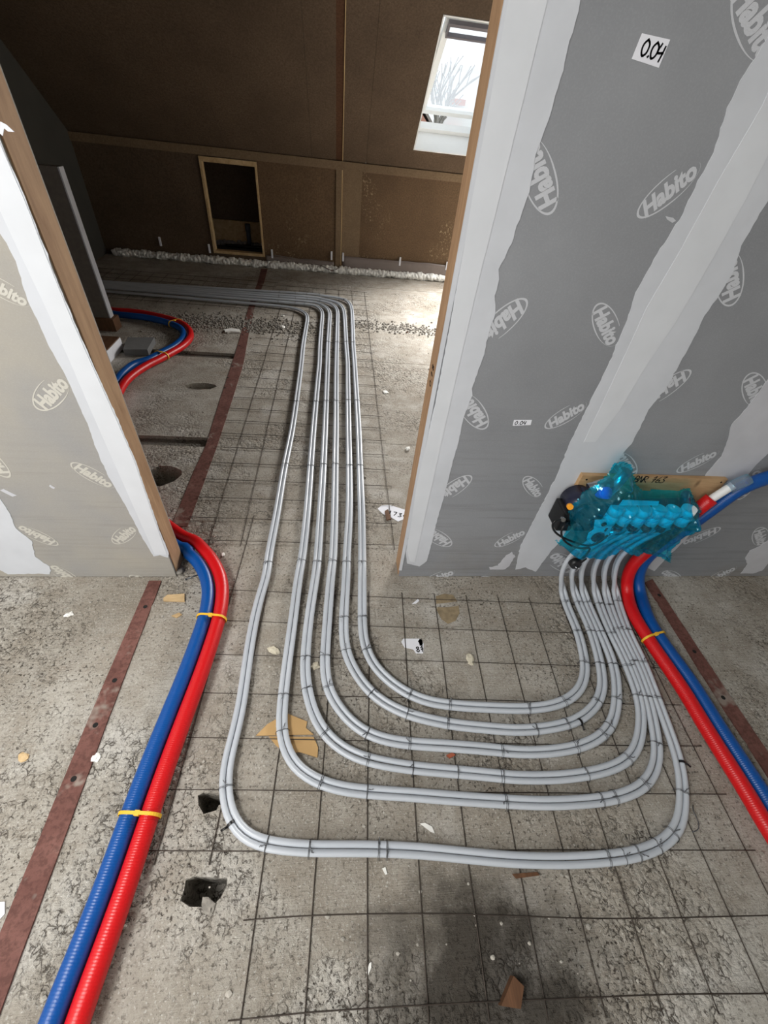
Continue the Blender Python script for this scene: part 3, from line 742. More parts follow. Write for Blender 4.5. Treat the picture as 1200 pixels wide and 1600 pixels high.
# ------------------------------------------------------------------ reinforcing mesh on the slab
WR = 0.0015
def wire(parent, pts, name='wire'):
    bm = bmesh.new(); tube(bm, pts, WR, 6); return obj(name, bm, M['wire'], parent)
def sheet_mesh(label, org, ux, uy, js, is_, over=0.03, cut=None, bend=0.0, z=0.004):
    t = empty('wire_mesh', (0, 0, 0)); tag(t, label, 'wire mesh')
    org = Vector(org + (0,)); ux = Vector(ux + (0,)); uy = Vector(uy + (0,))
    j0, j1 = js; i0, i1 = is_
    for j in range(j0, j1 + 1):
        a, b = (i0, i1) if cut is None else cut('c', j)
        P = [org + ux * j + uy * (a - 0.2 + (b - a + 0.4) * k / 14) for k in range(15)]
        for q in P: q.z = z + 0.0012 * mnoise.noise(q * 2.0); q.x += 0.004 * mnoise.noise(Vector((q.y * 1.7, j, 1)))
        wire(t, P)
    for i in range(i0, i1 + 1):
        a, b = (j0, j1) if cut is None else cut('r', i)
        P = [org + ux * (a - 0.2 + (b - a + 0.4) * k / 24) + uy * i for k in range(25)]
        for q in P:
            q.z = z + 2 * WR + 0.001 * mnoise.noise(q * 2.0)
            q.y += (0.004 + bend * (i <= i0 + 1)) * mnoise.noise(Vector((q.x * 1.3, i * 3.3, 2)))
        wire(t, P)
    return t
def cut_near(k, n):
    if k == 'c': return (-1 if n < 2 else -3, 5 if n > 4 else 8 if n == 0 else 5)
    return (2, 12) if n <= -2 else (0, 12)
mesh_near = sheet_mesh('steel wire mesh on the hall floor in front of the door opening', (-0.482, 0.381), (0.1498, -0.0085), (0.0072, 0.1498), (0, 12), (-3, 5), cut=cut_near, bend=0.03)
mesh_room = sheet_mesh('steel wire mesh running from the door opening to the knee wall', (-0.607, 1.425), (0.15, -0.0035), (0.0, 0.1528), (0, 6), (0, 26), cut=lambda k, n: (0, 26) if k == 'c' else (-0.7, 6), z=0.0045)
mesh_far = sheet_mesh('dim wire mesh in the far left corner under the pipe bundle', (-2.70, 4.62), (0.15, -0.003), (0.0, 0.15), (0, 13), (0, 6), z=0.0054)

# ------------------------------------------------------------------ underfloor heating pipes: six pairs
PR = 0.0098; PZ = 0.0215
MID = {567: [554, 543, 525.7, 511.7, 499, 470.7], 600: [556, 543.5, 525.3, 510.5, 496, 466.5], 667: [560, 544.5, 525, 508, 490, 457], 733: [562.5, 545.7, 524, 505, 485, 444], 800: [565, 545.7, 523, 501, 480, 433], 867: [566, 542, 520.7, 496.7, 472.7, 420.5]}
TOP = [
 [(876, 903, 1.115), (881, 885, 1.125), (893, 866, 1.125), (925, 845, 1.12), (958, 820, 1.12)],
 [(892, 903, 1.115), (897, 882, 1.125), (913, 862, 1.125), (945, 843, 1.12), (983, 818, 1.12)],
 [(907, 903, 1.115), (912, 880, 1.125), (928, 859, 1.125), (965, 840, 1.12), (1007, 816, 1.12)],
 [(926, 903, 1.115), (931, 879, 1.125), (947, 858, 1.125), (985, 838, 1.12), (1032, 814, 1.12)],
 [(943, 903, 1.115), (947, 880, 1.125), (962, 858, 1.125), (1005, 836, 1.12), (1056, 812, 1.12)],
 [(959, 903, 1.115), (963, 880, 1.125), (978, 858, 1.125), (1024, 834, 1.12), (1080, 810, 1.12)]]
NEAR = [
 [(879, 922), (884, 943), (903, 987), (914, 1033), (914, 1058), (907, 1077), (893, 1090), (876, 1099), (850, 1105), (823, 1107), (800, 1107), (733, 1104), (700, 1101), (667, 1096), (647, 1088), (627, 1078), (607, 1063), (587, 1043), (574, 1020), (567.5, 993), (566, 967), (566, 933), (566, 900)],
 [(897, 922), (904, 943), (924, 987), (937, 1033), (941, 1055), (942, 1075), (935, 1097), (920, 1113), (900, 1127), (870, 1135), (835, 1140), (800, 1141), (767, 1138), (707, 1132), (673, 1125), (640, 1117), (603, 1100), (577, 1080), (557, 1053), (543, 1027), (537.5, 1000), (537, 967), (539, 933), (541, 900)],
 [(911, 922), (918, 943), (938, 987), (957, 1033), (963, 1060), (964, 1088), (962, 1113), (953, 1137), (933, 1155), (900, 1168), (850, 1175), (800, 1175), (780, 1172), (707, 1166), (643, 1162), (607, 1157), (573, 1146), (550, 1130), (530, 1107), (517, 1087), (510, 1067), (507.5, 1033), (511.7, 967), (517, 900)],
 [(930, 922), (936, 943), (954, 987), (977, 1033), (999, 1093), (1002, 1133), (996, 1167), (980, 1188), (950, 1202), (913, 1210), (867, 1215), (800, 1215), (787, 1213), (713, 1206), (647, 1200), (613, 1195), (577, 1188), (553, 1180), (530, 1167), (508, 1147), (493, 1123), (483, 1093), (478, 1067), (476.7, 1033), (482.7, 967), (493, 900)],
 [(946, 922), (951, 943), (968, 987), (990.5, 1033), (1013, 1093), (1023, 1140), (1028, 1178), (1020, 1210), (1000, 1232), (953, 1248), (867, 1255), (800, 1253), (720, 1248), (647, 1242), (573, 1237), (533, 1232), (503, 1224), (480, 1212), (460, 1197), (447, 1173), (440, 1147), (440, 1117), (443, 1083), (449, 1033), (458, 967), (466.7, 900)],
 [(961, 922), (966, 943), (981.5, 987), (1004, 1033), (1027, 1093), (1047, 1147), (1062, 1193), (1067, 1233), (1066, 1273), (1056, 1300), (1033, 1320), (1000, 1333), (960, 1340), (883, 1345), (800, 1343), (733, 1337), (650, 1329), (567, 1326), (487, 1326), (443, 1323), (405, 1317), (383, 1308), (364, 1286), (353, 1255), (352, 1233), (353, 1200), (365, 1153), (377, 1100), (391.5, 1000), (404, 940), (416, 900)]]
FAR = [
 [(552, 540), (551, 510), (549.7, 485), (546, 474), (538, 468), (523, 464.5), (503, 462), (480, 459)],
 [(541, 540), (539, 503), (537.5, 487), (533, 477.5), (523, 471.5), (503, 467), (480, 463.5)],
 [(526.3, 540), (527.3, 500), (527, 486), (522, 477.5), (513, 473), (503, 470.7), (480, 467)],
 [(512.5, 540), (514.7, 503), (515, 489), (511.5, 482), (503, 476.5), (480, 471)],
 [(500, 540), (502.5, 505), (503.5, 493), (502, 485), (496, 480), (480, 475.5)],
 [(473.5, 540), (478, 512), (480, 499), (479, 492), (472, 486.5), (460, 482), (433, 478)]]
FARY = [5.03, 4.985, 4.94, 4.895, 4.85, 4.76]       # where the bundle runs off to the left
PAIRS = []
for k in range(6):
    P = [wp(x, y, Y) for x, y, Y in reversed(TOP[k])]
    P += [fl(x, y, PZ + (0.012 if y < 930 else 0.0)) for x, y in NEAR[k]]
    P += [fl(v[k], y, PZ) for y, v in sorted(MID.items(), reverse=True)]
    F = [fl(x, y, PZ) for x, y in FAR[k]]
    P += F
    end = F[-1]
    for t in (0.35, 0.7, 1.0):
        x = end.x + (-2.83 - end.x) * t
        P.append(Vector((x, end.y + (FARY[k] - end.y) * min(1, t * 1.2) + 0.008 * mnoise.noise(Vector((x, k, 0))), PZ)))
    C = relax(even(catmull(P, 0.015), 0.025), 5)
    PAIRS.append(C)
def side_of(C, i, flat):
    d = C[min(i + 1, len(C) - 1)] - C[max(i - 1, 0)]
    n = Vector((d.y, -d.x, 0))
    if n.length < 1e-6: n = Vector((1, 0, 0))
    return n.normalized()
ORD = ['first (innermost)', 'second', 'third', 'fourth', 'fifth', 'sixth (outermost)']
ptemplate = 'white plastic heating pipe, %s side of the %s U-shaped pair on the hall floor'
for k, C in enumerate(PAIRS):
    prev = None; N = []
    for i in range(len(C)):
        n = side_of(C, i, True)
        if i < 16:                                 # the rising ends sit side by side along the wall
            n = Vector((1, 0, 0)).lerp(side_of(C, 16, True) * (1 if side_of(C, 16, True).x > 0 else -1), i / 16).normalized()
            n = n if True else n
        if prev is not None and n.dot(prev) < 0: n = -n
        N.append(n); prev = n
    # make the sign agree along the whole run
    if side_of(C, 60, True).dot(N[60]) < 0: N = [-n for n in N]
    for s, nm in ((-1, 'inner'), (1, 'outer')):
        pts = [c + N[i] * s * (PR + 0.0004 + 0.0012 * max(0, mnoise.noise(Vector((i * 0.05, k * 5, 3))))) for i, c in enumerate(C)]
        for q in pts: q.z = max(q.z, PR + 0.0112)
        bm = bmesh.new(); tube(bm, pts, PR, 12)
        o = obj('heating_pipe', bm, M['pipe'])
        tag(o, ptemplate % (nm, ORD[k]), 'pipe', 'white floor heating pipes laid in pairs')
# binding-wire ties: a loop over a pair of pipes and a twisted tail
TIES = [(562, 968), (537, 968), (572, 1017), (541, 1020), (508, 1020), (476, 1022), (443, 1083), (440, 1147), (479, 1075), (512, 1077), (577, 1080), (637, 1084), (640, 1117), (700, 1101), (705, 1132), (573, 1147), (643, 1162), (508, 1147), (577, 1187), (645, 1199), (713, 1207), (780, 1173), (787, 1213), (503, 1223), (573, 1237), (793, 1251),
        (413, 1319), (487, 1326), (595, 1327), (610, 1327), (352, 1232), (823, 1107), (878, 1098), (887, 1130), (835, 1140), (900, 1167), (943, 1147), (953, 1137), (963, 1095), (935, 1098), (913, 1210), (980, 1189), (945, 1249), (960, 1247), (1008, 1224), (1026, 1160), (955, 1341), (970, 1339), (1000, 1333), (1028, 1322), (1065, 1233), (1052, 1305),
        (885, 943), (905, 943), (919, 943), (937, 943), (951, 943), (966, 943), (903, 987), (924, 987), (938, 987), (955, 987), (969, 987), (981, 987), (915, 1037), (939, 1037), (958, 1036), (979, 1037), (991, 1036), (1005, 1036), (998, 1091), (1012, 1091), (1027, 1093)]
for y in (880, 726, 628):
    for v in (list(MID.values())[4] if y > 700 else list(MID.values())[2]): TIES.append((v, y))
for y, xs_ in ((880, (566, 541.5, 519.5, 495.5, 471, 418.5)), (727, (562, 545.6, 524, 505.5, 486, 445.5)), (627, (557.5, 544, 525.2, 509.5, 493.5, 462.5)), (535, (551.5, 540.5, 526.4, 512.8))):
    for x in xs_: TIES.append((x, y))
TIES = TIES[:len(TIES) - 4 - 18 - 18] + TIES[-22:]
for x in (437, 460, 478, 500): TIES += [(x, 455 + (x - 437) * 0.09), (x, 464 + (x - 437) * 0.1), (x, 470.5 + (x - 437) * 0.1)]
ALL = [(k, i, c) for k, C in enumerate(PAIRS) for i, c in enumerate(C)]
rt = random.Random(11)
for x, y in TIES:
    q = fl(x, y, PZ)
    k, i, c = min(ALL, key=lambda t: (t[2] - q).length_squared)
    C = PAIRS[k]; d = (C[min(i + 1, len(C) - 1)] - C[max(i - 1, 0)]).normalized(); n = side_of(C, i, True)
    d = (d + n * rt.uniform(-0.25, 0.25)).normalized()
    bm = bmesh.new(); z0 = c.z - PZ
    W2 = 2 * PR + 0.0024; H = PZ + PR + 0.002 + z0
    for s in (-0.002, 0.002):
        o_ = d * (s + rt.uniform(-0.002, 0.002))
        loop = [Vector((c.x, c.y, 0)) + o_ + n * a + Vector((0, 0, b)) for a, b in ((-W2 - 0.002, 0.006 + z0), (-W2, PZ + z0), (-W2 + 0.006, H - 0.003), (-PR, H), (0, H - 0.004), (PR, H), (W2 - 0.006, H - 0.003), (W2, PZ + z0), (W2 + 0.002, 0.006 + z0))]
        tube(bm, loop, 0.0009, 5)
    tw = Vector((c.x, c.y, H)) + n * rt.uniform(-0.6, 0.6) * PR
    e = (d * rt.uniform(-1, 1) + n * rt.uniform(-1, 1)).normalized()
    tail = [tw + e * (0.005 * t) + Vector((rt.uniform(-.002, .002), rt.uniform(-.002, .002), 0.003 + 0.0025 * math.sin(t * 2.1))) for t in range(5)]
    tube(bm, tail, 0.0014, 5)
    obj('wire_tie', bm, M['tie'], mesh_near if c.y < 1.25 else mesh_room)
# black zip ties round single pipes
def zip_tie(x, y, label):
    q = fl(x, y, PZ); k, i, c = min(ALL, key=lambda t: (t[2] - q).length_squared)
    C = PAIRS[k]; d = (C[i + 1] - C[i - 1]).normalized(); n = side_of(C, i, True)
    if (q - c).dot(n) < 0: n = -n
    ctr = c + n * PR
    t = empty('zip_tie', ctr); tag(t, label, 'cable tie')
    bm = bmesh.new()
    ring = [(n * math.cos(a) + Vector((0, 0, 1)) * math.sin(a)) * (PR + 0.0013) for a in [math.radians(200 - 22 * j) for j in range(11)]]
    prev = None
    for r in ring:
        cur = [bm.verts.new(r + d * 0.004), bm.verts.new(r - d * 0.004), bm.verts.new(r * 1.16 - d * 0.004), bm.verts.new(r * 1.16 + d * 0.004)]
        if prev:
            for a in range(4): bm.faces.new((prev[a], prev[(a + 1) % 4], cur[(a + 1) % 4], cur[a]))
        prev = cur
    obj('strap', bm, M['black'], t)
    bm = bmesh.new(); tube(bm, [n * (PR + 0.001) + Vector((0, 0, 0.002)), n * (PR + 0.011) + Vector((0, 0, 0.001)) + d * 0.002, n * (PR + 0.02) + d * 0.005 - Vector((0, 0, 0.002))], 0.0034, 6); obj('tail', bm, M['black'], t)
zip_tie(360, 1293, 'black zip tie on the outermost pipe bend beside the broken hole')
zip_tie(908, 1131, 'black zip tie on the second pipe pair near its right bend')
zip_tie(1065, 1196, 'black zip tie on the outermost pipe at the far right')
zip_tie(536, 469, 'small black zip tie at the far bend of the pipes')
# ------------------------------------------------------------------ insulated hoses
HR = 0.027; HZ = HR + 0.011                          # they lie on the mesh wires
def floor_path(px, z=HZ): return [fl(x, y, z) for x, y in px]
def hose(name, P, r, mat, label, parent=None, seg=18, it=4, step=0.02, beside=None):
    C = relax(even(catmull(P, 0.015), step), it)
    for q in C:                                      # keep clear of the left jamb
        if q.x < -0.5 and q.y > 1.15:
            c_ = Vector((-0.70, 1.32, q.z))
            if q.x < -0.70 and q.y < 1.32 + r + 0.002: q.y = 1.32 + r + 0.002
            elif q.y < 1.32 and q.x < -0.70 + r + 0.002: q.x = -0.70 + r + 0.002
            elif (q - c_).length < r + 0.002: q.xy = (c_ + (q - c_).normalized() * (r + 0.002)).xy
    if beside:                                       # lie against the neighbour, not in it
        for _ in range(6):
            for q in C:
                b = min(beside, key=lambda c: (c - q).length_squared); d = q - b
                if 1e-6 < d.length < 2 * r + 0.003: q += d.normalized() * (2 * r + 0.003 - d.length)
            C = relax(C, 1)
    bm = bmesh.new(); tube(bm, C, r, seg)
    o = obj(name, bm, M[mat] if isinstance(mat, str) else mat, parent)
    if label: tag(o, label, 'hose')
    return o, C
blue_l = floor_path([(52, 1680), (80, 1597), (157, 1400), (203, 1273), (230, 1200), (263, 1117), (290, 1050), (313, 987), (323, 953), (326, 927), (323, 905), (315, 887), (303, 871), (288, 860)])
blue_l += [Vector((-0.80, 1.41, HZ)), Vector((-1.0, 1.60, HZ)), Vector((-1.3, 2.05, HZ)), Vector((-1.5, 2.45, HZ))]
blue_l += floor_path([(184, 593), (195, 580), (210, 569), (233, 562), (253, 551), (270, 542.5), (282, 533), (287, 523), (282, 513), (270, 507), (247, 500), (220, 495), (175, 490)])
blue_l += [Vector((-2.3, 4.24, HZ)), Vector((-2.78, 4.25, HZ))]
red_l = floor_path([(84, 1680), (110, 1597), (187, 1395), (230, 1273), (257, 1200), (277, 1150), (300, 1087), (325, 1017), (337, 967), (343.5, 933), (343, 910), (337, 890), (326, 873), (312, 860), (297, 851), (284, 846)])
red_l += [Vector((-0.82, 1.48, HZ)), Vector((-0.98, 1.66, HZ)), Vector((-1.25, 2.08, HZ)), Vector((-1.42, 2.42, HZ))]
red_l += floor_path([(189, 607), (198, 594), (212, 582), (233, 569), (253, 559), (270, 550), (285, 540), (293, 530), (295.5, 520), (291, 510), (279, 503), (260, 497), (233, 491), (207, 487), (175, 485)])
red_l += [Vector((-2.3, 4.32, HZ)), Vector((-2.78, 4.33, HZ))]
hb1, CB = hose('insulated_hose', blue_l, HR, 'blue', 'blue insulated hose running round the left door jamb, beside the red one')
hr1, CR = hose('insulated_hose', red_l, HR, 'red', 'red insulated hose running round the left door jamb, beside the blue one', beside=CB)
YU = 1.158
blue_r = floor_path([(1215, 1280), (1200, 1253), (1157, 1187), (1120, 1130), (1083, 1070), (1047, 1020), (1025, 988), (1013, 967), (1006, 947)])
blue_r += [fl(1000, 927, 0.03), wp(997, 907, 1.13), wp(1000, 888, 1.15), wp(1010, 872, YU), wp(1026, 857, YU), wp(1057, 836, YU), wp(1088, 813, YU), wp(1118, 791, YU), wp(1143, 772, YU), wp(1165, 759, YU), wp(1200, 746, YU), wp(1240, 735, YU), wp(1290, 725, YU)]
blue_r[0:0] = [fl(1260, 1350, HR)]
def rad_blue(i, L): return HR
hb2, CB2 = hose('insulated_hose', blue_r, 0.0265, 'blue', 'blue insulated hose climbing the right wall past the wrapped manifold', it=3)
red_r = floor_path([(1250, 1375), (1200, 1293), (1167, 1233), (1133, 1180), (1100, 1130), (1067, 1077), (1030, 1023), (1010, 993), (993, 967), (985, 948)])
red_r += [fl(980, 928, 0.03), wp(979, 910, 1.12), wp(983, 892, 1.13), wp(992, 877, 1.135), wp(1007, 864, 1.14), wp(1035, 842, 1.14), wp(1065, 818, 1.14), wp(1092, 794, 1.14), wp(1112, 779, 1.145)]
hr2 = empty('insulated_hose', red_r[1]); tag(hr2, 'red insulated hose under the manifold with its bare white pipe end', 'hose')
def kid(o, t): o.parent = t; o.matrix_parent_inverse = Matrix.Translation(t.location).inverted(); return o
o, CR2 = hose('sleeve', red_r, 0.0265, 'red', None, it=3, beside=CB2); kid(o, hr2)
o, _ = hose('bare_pipe', [wp(1108, 782, 1.145), wp(1125, 771, 1.145), wp(1146, 758, 1.145)], 0.016, 'white_pipe', None, it=1); kid(o, hr2); o['label'] = 'bare white pipe end'
o, _ = hose('clear_sleeve', [wp(1138, 763, 1.145), wp(1152, 756, 1.147), wp(1170, 749, 1.15)], 0.0225, 'clear_film', None, it=1); kid(o, hr2); o['label'] = 'clear grey plastic wrap'
# yellow ties round hose pairs
def yellow(i_px, label, A, B, group=None):
    q = fl(*i_px, HZ)
    a = min(A, key=lambda c: (c - q).length_squared); b = min(B, key=lambda c: (c - a).length_squared)
    ai = A.index(a); d = (A[min(ai + 1, len(A) - 1)] - A[max(ai - 1, 0)]).normalized()
    n = (b - a).normalized(); up = d.cross(n); up = up if up.z > 0 else -up
    c = (a + b) / 2; L = (b - a).length / 2
    bm = bmesh.new(); R = HR + 0.0025
    outl = []
    for t in range(-90, 91, 15): outl.append((L + R * math.cos(math.radians(t)), R * math.sin(math.radians(t))))
    for t in range(90, 271, 15): outl.append((-L + R * math.cos(math.radians(t)), R * math.sin(math.radians(t))))
    pts = [n * u * 1.0 + up * (v if abs(u) > L else v) for u, v in outl]
    pts = [p_ - up * 0.007 * max(0, 1 - abs(p_.dot(n)) / max(L, 1e-3)) * (1 if p_.dot(up) > 0 else -1) for p_ in pts]
    pts = [p_ if (c + p_).z > 0.003 else p_ + Vector((0, 0, 0.003 - (c + p_).z)) for p_ in pts]
    t = empty('cable_tie', c); tag(t, label, 'cable tie', group)
    m_ = len(pts); rows = [[bm.verts.new(p_ + d * s) for s in (-0.0045, 0.0045)] + [bm.verts.new(p_ * 1.05 + d * s) for s in (0.0045, -0.0045)] for p_ in pts]
    for r, q2 in zip(rows, rows[1:] + rows[:1]):
        for k in range(4): bm.faces.new((r[k], r[(k + 1) % 4], q2[(k + 1) % 4], q2[k]))
    obj('strap', bm, M['yellow'], t)
    bm = bmesh.new(); hp = up * (R + 0.001)
    box(bm, -0.007, 0.007, -0.007, 0.007, -0.005, 0.006, 0.001)
    Mx = Matrix((n, d, up)).transposed()
    for v in bm.verts: v.co = Mx @ v.co + up * (R - 0.004)
    obj('buckle', bm, M['yellow'], t)
yellow((327, 967), 'yellow tie on the left hose pair just in front of the door jamb', CB, CR)
yellow((216, 1272), 'yellow tie on the left hose pair low in the foreground', CB, CR)
yellow((275, 505), 'yellow tie at the back bend of the hose loop in the far room', CB, CR)
yellow((256, 556), 'yellow tie at the front of the hose loop in the far room', CB, CR)
yellow((1018, 994), 'yellow tie on the right hose pair beside the manifold pipes', CR2, CB2)

# ------------------------------------------------------------------ flat steel strips on the slab
def strip(Lp, Rp, label, holes=(), t=0.006):
    A = [q if isinstance(q, Vector) else fl(*q, t) for q in Lp]; B = [q if isinstance(q, Vector) else fl(*q, t) for q in Rp]
    c = sum(A + B, Vector()) / (len(A) + len(B)); c.z = 0
    th = empty('steel_strip', c); tag(th, label, 'steel strip')
    bm = bmesh.new()
    def dense(P): return even(P, 0.03) if len(P) > 1 else P
    n = 40
    def at(P, u):
        L = [0]
        for a, b in zip(P, P[1:]): L.append(L[-1] + (b - a).length)
        s = u * L[-1]
        for i in range(len(P) - 1):
            if s <= L[i + 1] + 1e-9: return P[i].lerp(P[i + 1], (s - L[i]) / max(1e-9, L[i + 1] - L[i]))
        return P[-1].copy()
    rows = []
    for i in range(n + 1):
        a, b = at(A, i / n), at(B, i / n)
        a.x += 0.0015 * mnoise.noise(a * 12); b.x += 0.0015 * mnoise.noise(b * 12)
        rows.append([bm.verts.new(Vector((q.x, q.y, z)) - c) for q, z in ((a, 0.0005), (a, t), (b, t), (b, 0.0005))])
    for r, q in zip(rows, rows[1:]):
        for k in range(4): bm.faces.new((r[k], r[(k + 1) % 4], q[(k + 1) % 4], q[k]))
    bm.faces.new(rows[0]); bm.faces.new(list(reversed(rows[-1])))
    obj('plate', bm, M['rust'], th)
    for x, y in holes:
        q = fl(x, y, t); bm = bmesh.new(); cyl(bm, Vector((q.x, q.y, t - 0.0002)) - c, (0, 0, 1), 0.0085, 0.0007, 14); obj('bolt_hole', bm, M['hole_dark'], th)
    return th
s1 = strip([Vector((-0.812, 1.185, .006)), Vector((-0.826, 0.6, .006)), Vector((-0.826, -0.25, .006))], [Vector((-0.760, 1.185, .006)), Vector((-0.762, 0.6, .006)), Vector((-0.752, -0.25, .006))],
      'rust red steel strip on the hall floor left of the hoses', [(227, 948), (179, 1063), (149, 1133), (115, 1217)])
q = [fl(x, y) for x, y in ((231, 917), (251, 914), (251, 908), (233, 908))]
strip([(268, 822), (300, 742), (320, 700), (345, 620), (365, 560), (377, 520), (390, 474), (403, 440), (408, 420)], [(293, 822), (318, 755), (338, 700), (362, 627), (380, 570), (389, 520), (400, 470), (413, 440), (418, 420)],
      'rust red steel strip on the far room floor from jamb to knee wall', t=0.0032, holes=[(363, 572), (356, 590), (351, 606), (382, 505), (379, 523), (374, 540)])
strip([Vector((1.540, 1.17, .006)), Vector((1.536, 0.6, .006)), Vector((1.545, 0.2, .006))], [Vector((1.592, 1.19, .006)), Vector((1.600, 0.6, .006)), Vector((1.612, 0.2, .006))],
      'brown rusty steel strip on the floor right of the blue hose', [(1030, 930), (1130, 1090), (1085, 1018)])

# ------------------------------------------------------------------ manifold on its plywood board, wrapped in film
bd = [wp(905, 739), wp(1133, 742), wp(1112, 800), wp(862, 825)]
bx0, bx1, bz0, bz1 = 0.930, 1.545, 0.357, 0.655
bm = box(bmesh.new(), bx0, bx1, WY - 0.02, WY - 0.0016, bz0, bz1, 0.001)
pb = obj('plywood_board', bm, M['ply']); tag(pb, 'plywood mounting board on the grey wall behind the wrapped manifold', 'board')
a = wp(988, 753, WY - 0.02); b = wp(1023, 754, WY - 0.02)
writing('handwriting', 'BNR 163', a, Vector((1, 0, 0.0)), (0.08, 0, 1), (0, -0.0008, 0), 0.030, 0.0036, pb, M['ink'], 0.62)
for sx, sz_ in ((0.955, 0.635), (0.95, 0.38), (1.525, 0.64)):
    bm = bmesh.new(); cyl(bm, (sx, WY - 0.0195, sz_), (0, -1, 0), 0.004, 0.0015, 10); obj('screw', bm, M['hole_dark'], pb)
MY = 1.105                                           # the manifold stands this far in front
mf = empty('manifold', (1.25, WY - 0.03, 0.48)); tag(mf, 'underfloor heating manifold with a row of white valve caps inside turquoise film', 'manifold')
def mpart(name, bm, mat, smooth=False): return kid(obj(name, bm, M[mat] if isinstance(mat, str) else mat, None, smooth), mf)
# two bars
a = wp(930, 792, 1.14); b = wp(1080, 785, 1.14)
bm = bmesh.new(); tube(bm, [a, b], 0.022, 16); mpart('return_bar', bm, 'navy')
a2 = wp(925, 832, 1.13); b2 = wp(1085, 822, 1.13)
bm = bmesh.new(); tube(bm, [a2, b2], 0.019, 16); mpart('supply_bar', bm, 'chrome')
CAPS = [(957, 803), (976, 803), (995, 804), (1014, 804), (1033, 805), (1052, 805), (1074, 803)]
CAPS = [(956, 806), (977, 807), (999, 808), (1021, 808), (1043, 809), (1068, 808)]
for i, (x, y) in enumerate(CAPS):
    top = wp(x + 10, y - 14, 1.075); bot = wp(x - 6, y + 9, 1.075)
    d = (bot - top); h = d.length; d.normalize()
    bm = bmesh.new(); cyl(bm, top, d, 0.0265, h * 0.45, 22); cyl(bm, top + d * h * 0.47, d, 0.025, h * 0.55, 22); mpart('valve_cap', bm, 'cap')
    bm = bmesh.new(); cyl(bm, bot + d * 0.001, d, 0.012, 0.035, 14); cyl(bm, bot + d * 0.02, d, 0.018, 0.018, 6); mpart('flow_meter', bm, 'navy')
# name plate above the caps
P = [wp(x, y, 1.07) for x, y in [(968, 790), (1028, 790), (1030, 784), (974, 782)]]
for q in P: q.y = 1.07
mpart('name_plate', prism(bmesh.new(), P, (0, 0.004, 0)), 'cap')
# pump group on the left
c = wp(906, 790, 1.13); bm = bmesh.new(); cyl(bm, c + Vector((0, 0.06, 0)), (0, -1, 0), 0.055, 0.10, 24); cyl(bm, c + Vector((0, -0.035, 0)), (0, -1, 0), 0.045, 0.02, 24); mpart('pump', bm, 'navy')
c = wp(925, 800, 1.12); bm = bmesh.new(); box(bm, c.x - 0.06, c.x + 0.075, 1.085, 1.175, c.z - 0.075, c.z + 0.085, 0.008); mpart('pump_housing', bm, 'navy')
c = wp(881, 808, 1.12); bm = bmesh.new(); box(bm, c.x - 0.028, c.x + 0.035, 1.09, 1.18, c.z - 0.05, c.z + 0.05, 0.008); mpart('control_box', bm, 'black')
c = wp(939, 770, 1.09); bm = bmesh.new(); cyl(bm, c, (0.2, -0.6, 0.5), 0.022, 0.03, 18); blob(bm, c, 0.022, 0.022, 0.022, 1, 0.0, 2); mpart('blue_valve', bm, 'blue_plastic', True)
c = wp(889.5, 790, 1.06); bm = bmesh.new(); cyl(bm, c, (-0.2, -1, 0.3), 0.011, 0.014, 16); mpart('orange_knob', bm, 'orange')
c = wp(879, 810, 1.07); bm = bmesh.new(); cyl(bm, c, (-0.2, -1, 0.3), 0.009, 0.012, 14); mpart('grey_knob', bm, 'chrome')
c = wp(970, 745, 1.10); bm = bmesh.new(); cyl(bm, c - Vector((0.01, 0, 0.09)), (0.15, 0, 1), 0.021, 0.12, 16); mpart('air_vent', bm, 'chrome')
c = wp(920, 765, 1.11); bm = bmesh.new(); cyl(bm, c, (1, 0, 0.5), 0.024, 0.08, 16); mpart('thermostat', bm, 'chrome')
c = wp(1072, 773, 1.13); bm = bmesh.new(); cyl(bm, c, (0.2, -0.4, -1), 0.015, 0.05, 14); blob(bm, c, 0.018, 0.018, 0.018, 2, 0.0, 2); mpart('drain_valve', bm, 'navy')
P = [wp(x, y, 1.06) for x, y in [(930, 813), (962, 812), (955, 826), (948, 846), (938, 850), (924, 850), (917, 843), (920, 834), (928, 828)]]
for q in P: q.y = 1.06
mpart('bracket', prism(bmesh.new(), P, (0, 0.004, 0)), 'cap')
c = wp(943.5, 819, 1.056); bm = bmesh.new(); cyl(bm, c, (0, -1, 0), 0.010, 0.003, 16); mpart('bracket_hole', bm, 'hole_dark')
c = wp(934, 839, 1.056); bm = bmesh.new(); cyl(bm, c, (0, -1, 0), 0.026, 0.003, 22); mpart('gauge', bm, 'navy')

# power lead and plug hanging below
pc = empty('power_lead', wp(885, 830, 1.10)); tag(pc, 'black power lead with a round plug hanging below the manifold', 'cable')
def lead(px, r=0.0042):
    C = relax(catmull([wp(x, y, Y) for x, y, Y in px], 0.01), 2); bm = bmesh.new(); tube(bm, C, r, 8); kid(obj('cable', bm, M['black']), pc)
lead([(893, 822, 1.09), (877, 812, 1.07), (866, 814, 1.06), (863, 823, 1.06), (870, 834, 1.06), (884, 842, 1.06), (900, 848, 1.06), (920, 853, 1.06), (935, 848, 1.05), (950, 836, 1.06)])
lead([(890, 815, 1.08), (880, 822, 1.06), (877, 835, 1.055), (885, 848, 1.055), (905, 857, 1.055), (922, 856, 1.055), (917, 865, 1.06), (908, 874, 1.065)])
c = wp(899, 881, 1.055); bm = bmesh.new(); cyl(bm, c + Vector((0, 0.012, 0)), (0, -1, 0), 0.026, 0.022, 20, 0.022); cyl(bm, c + Vector((0.012, 0, 0.016)), (0.5, 0, 0.6), 0.011, 0.03, 12, 0.006); kid(obj('plug', bm, M['black']), pc)
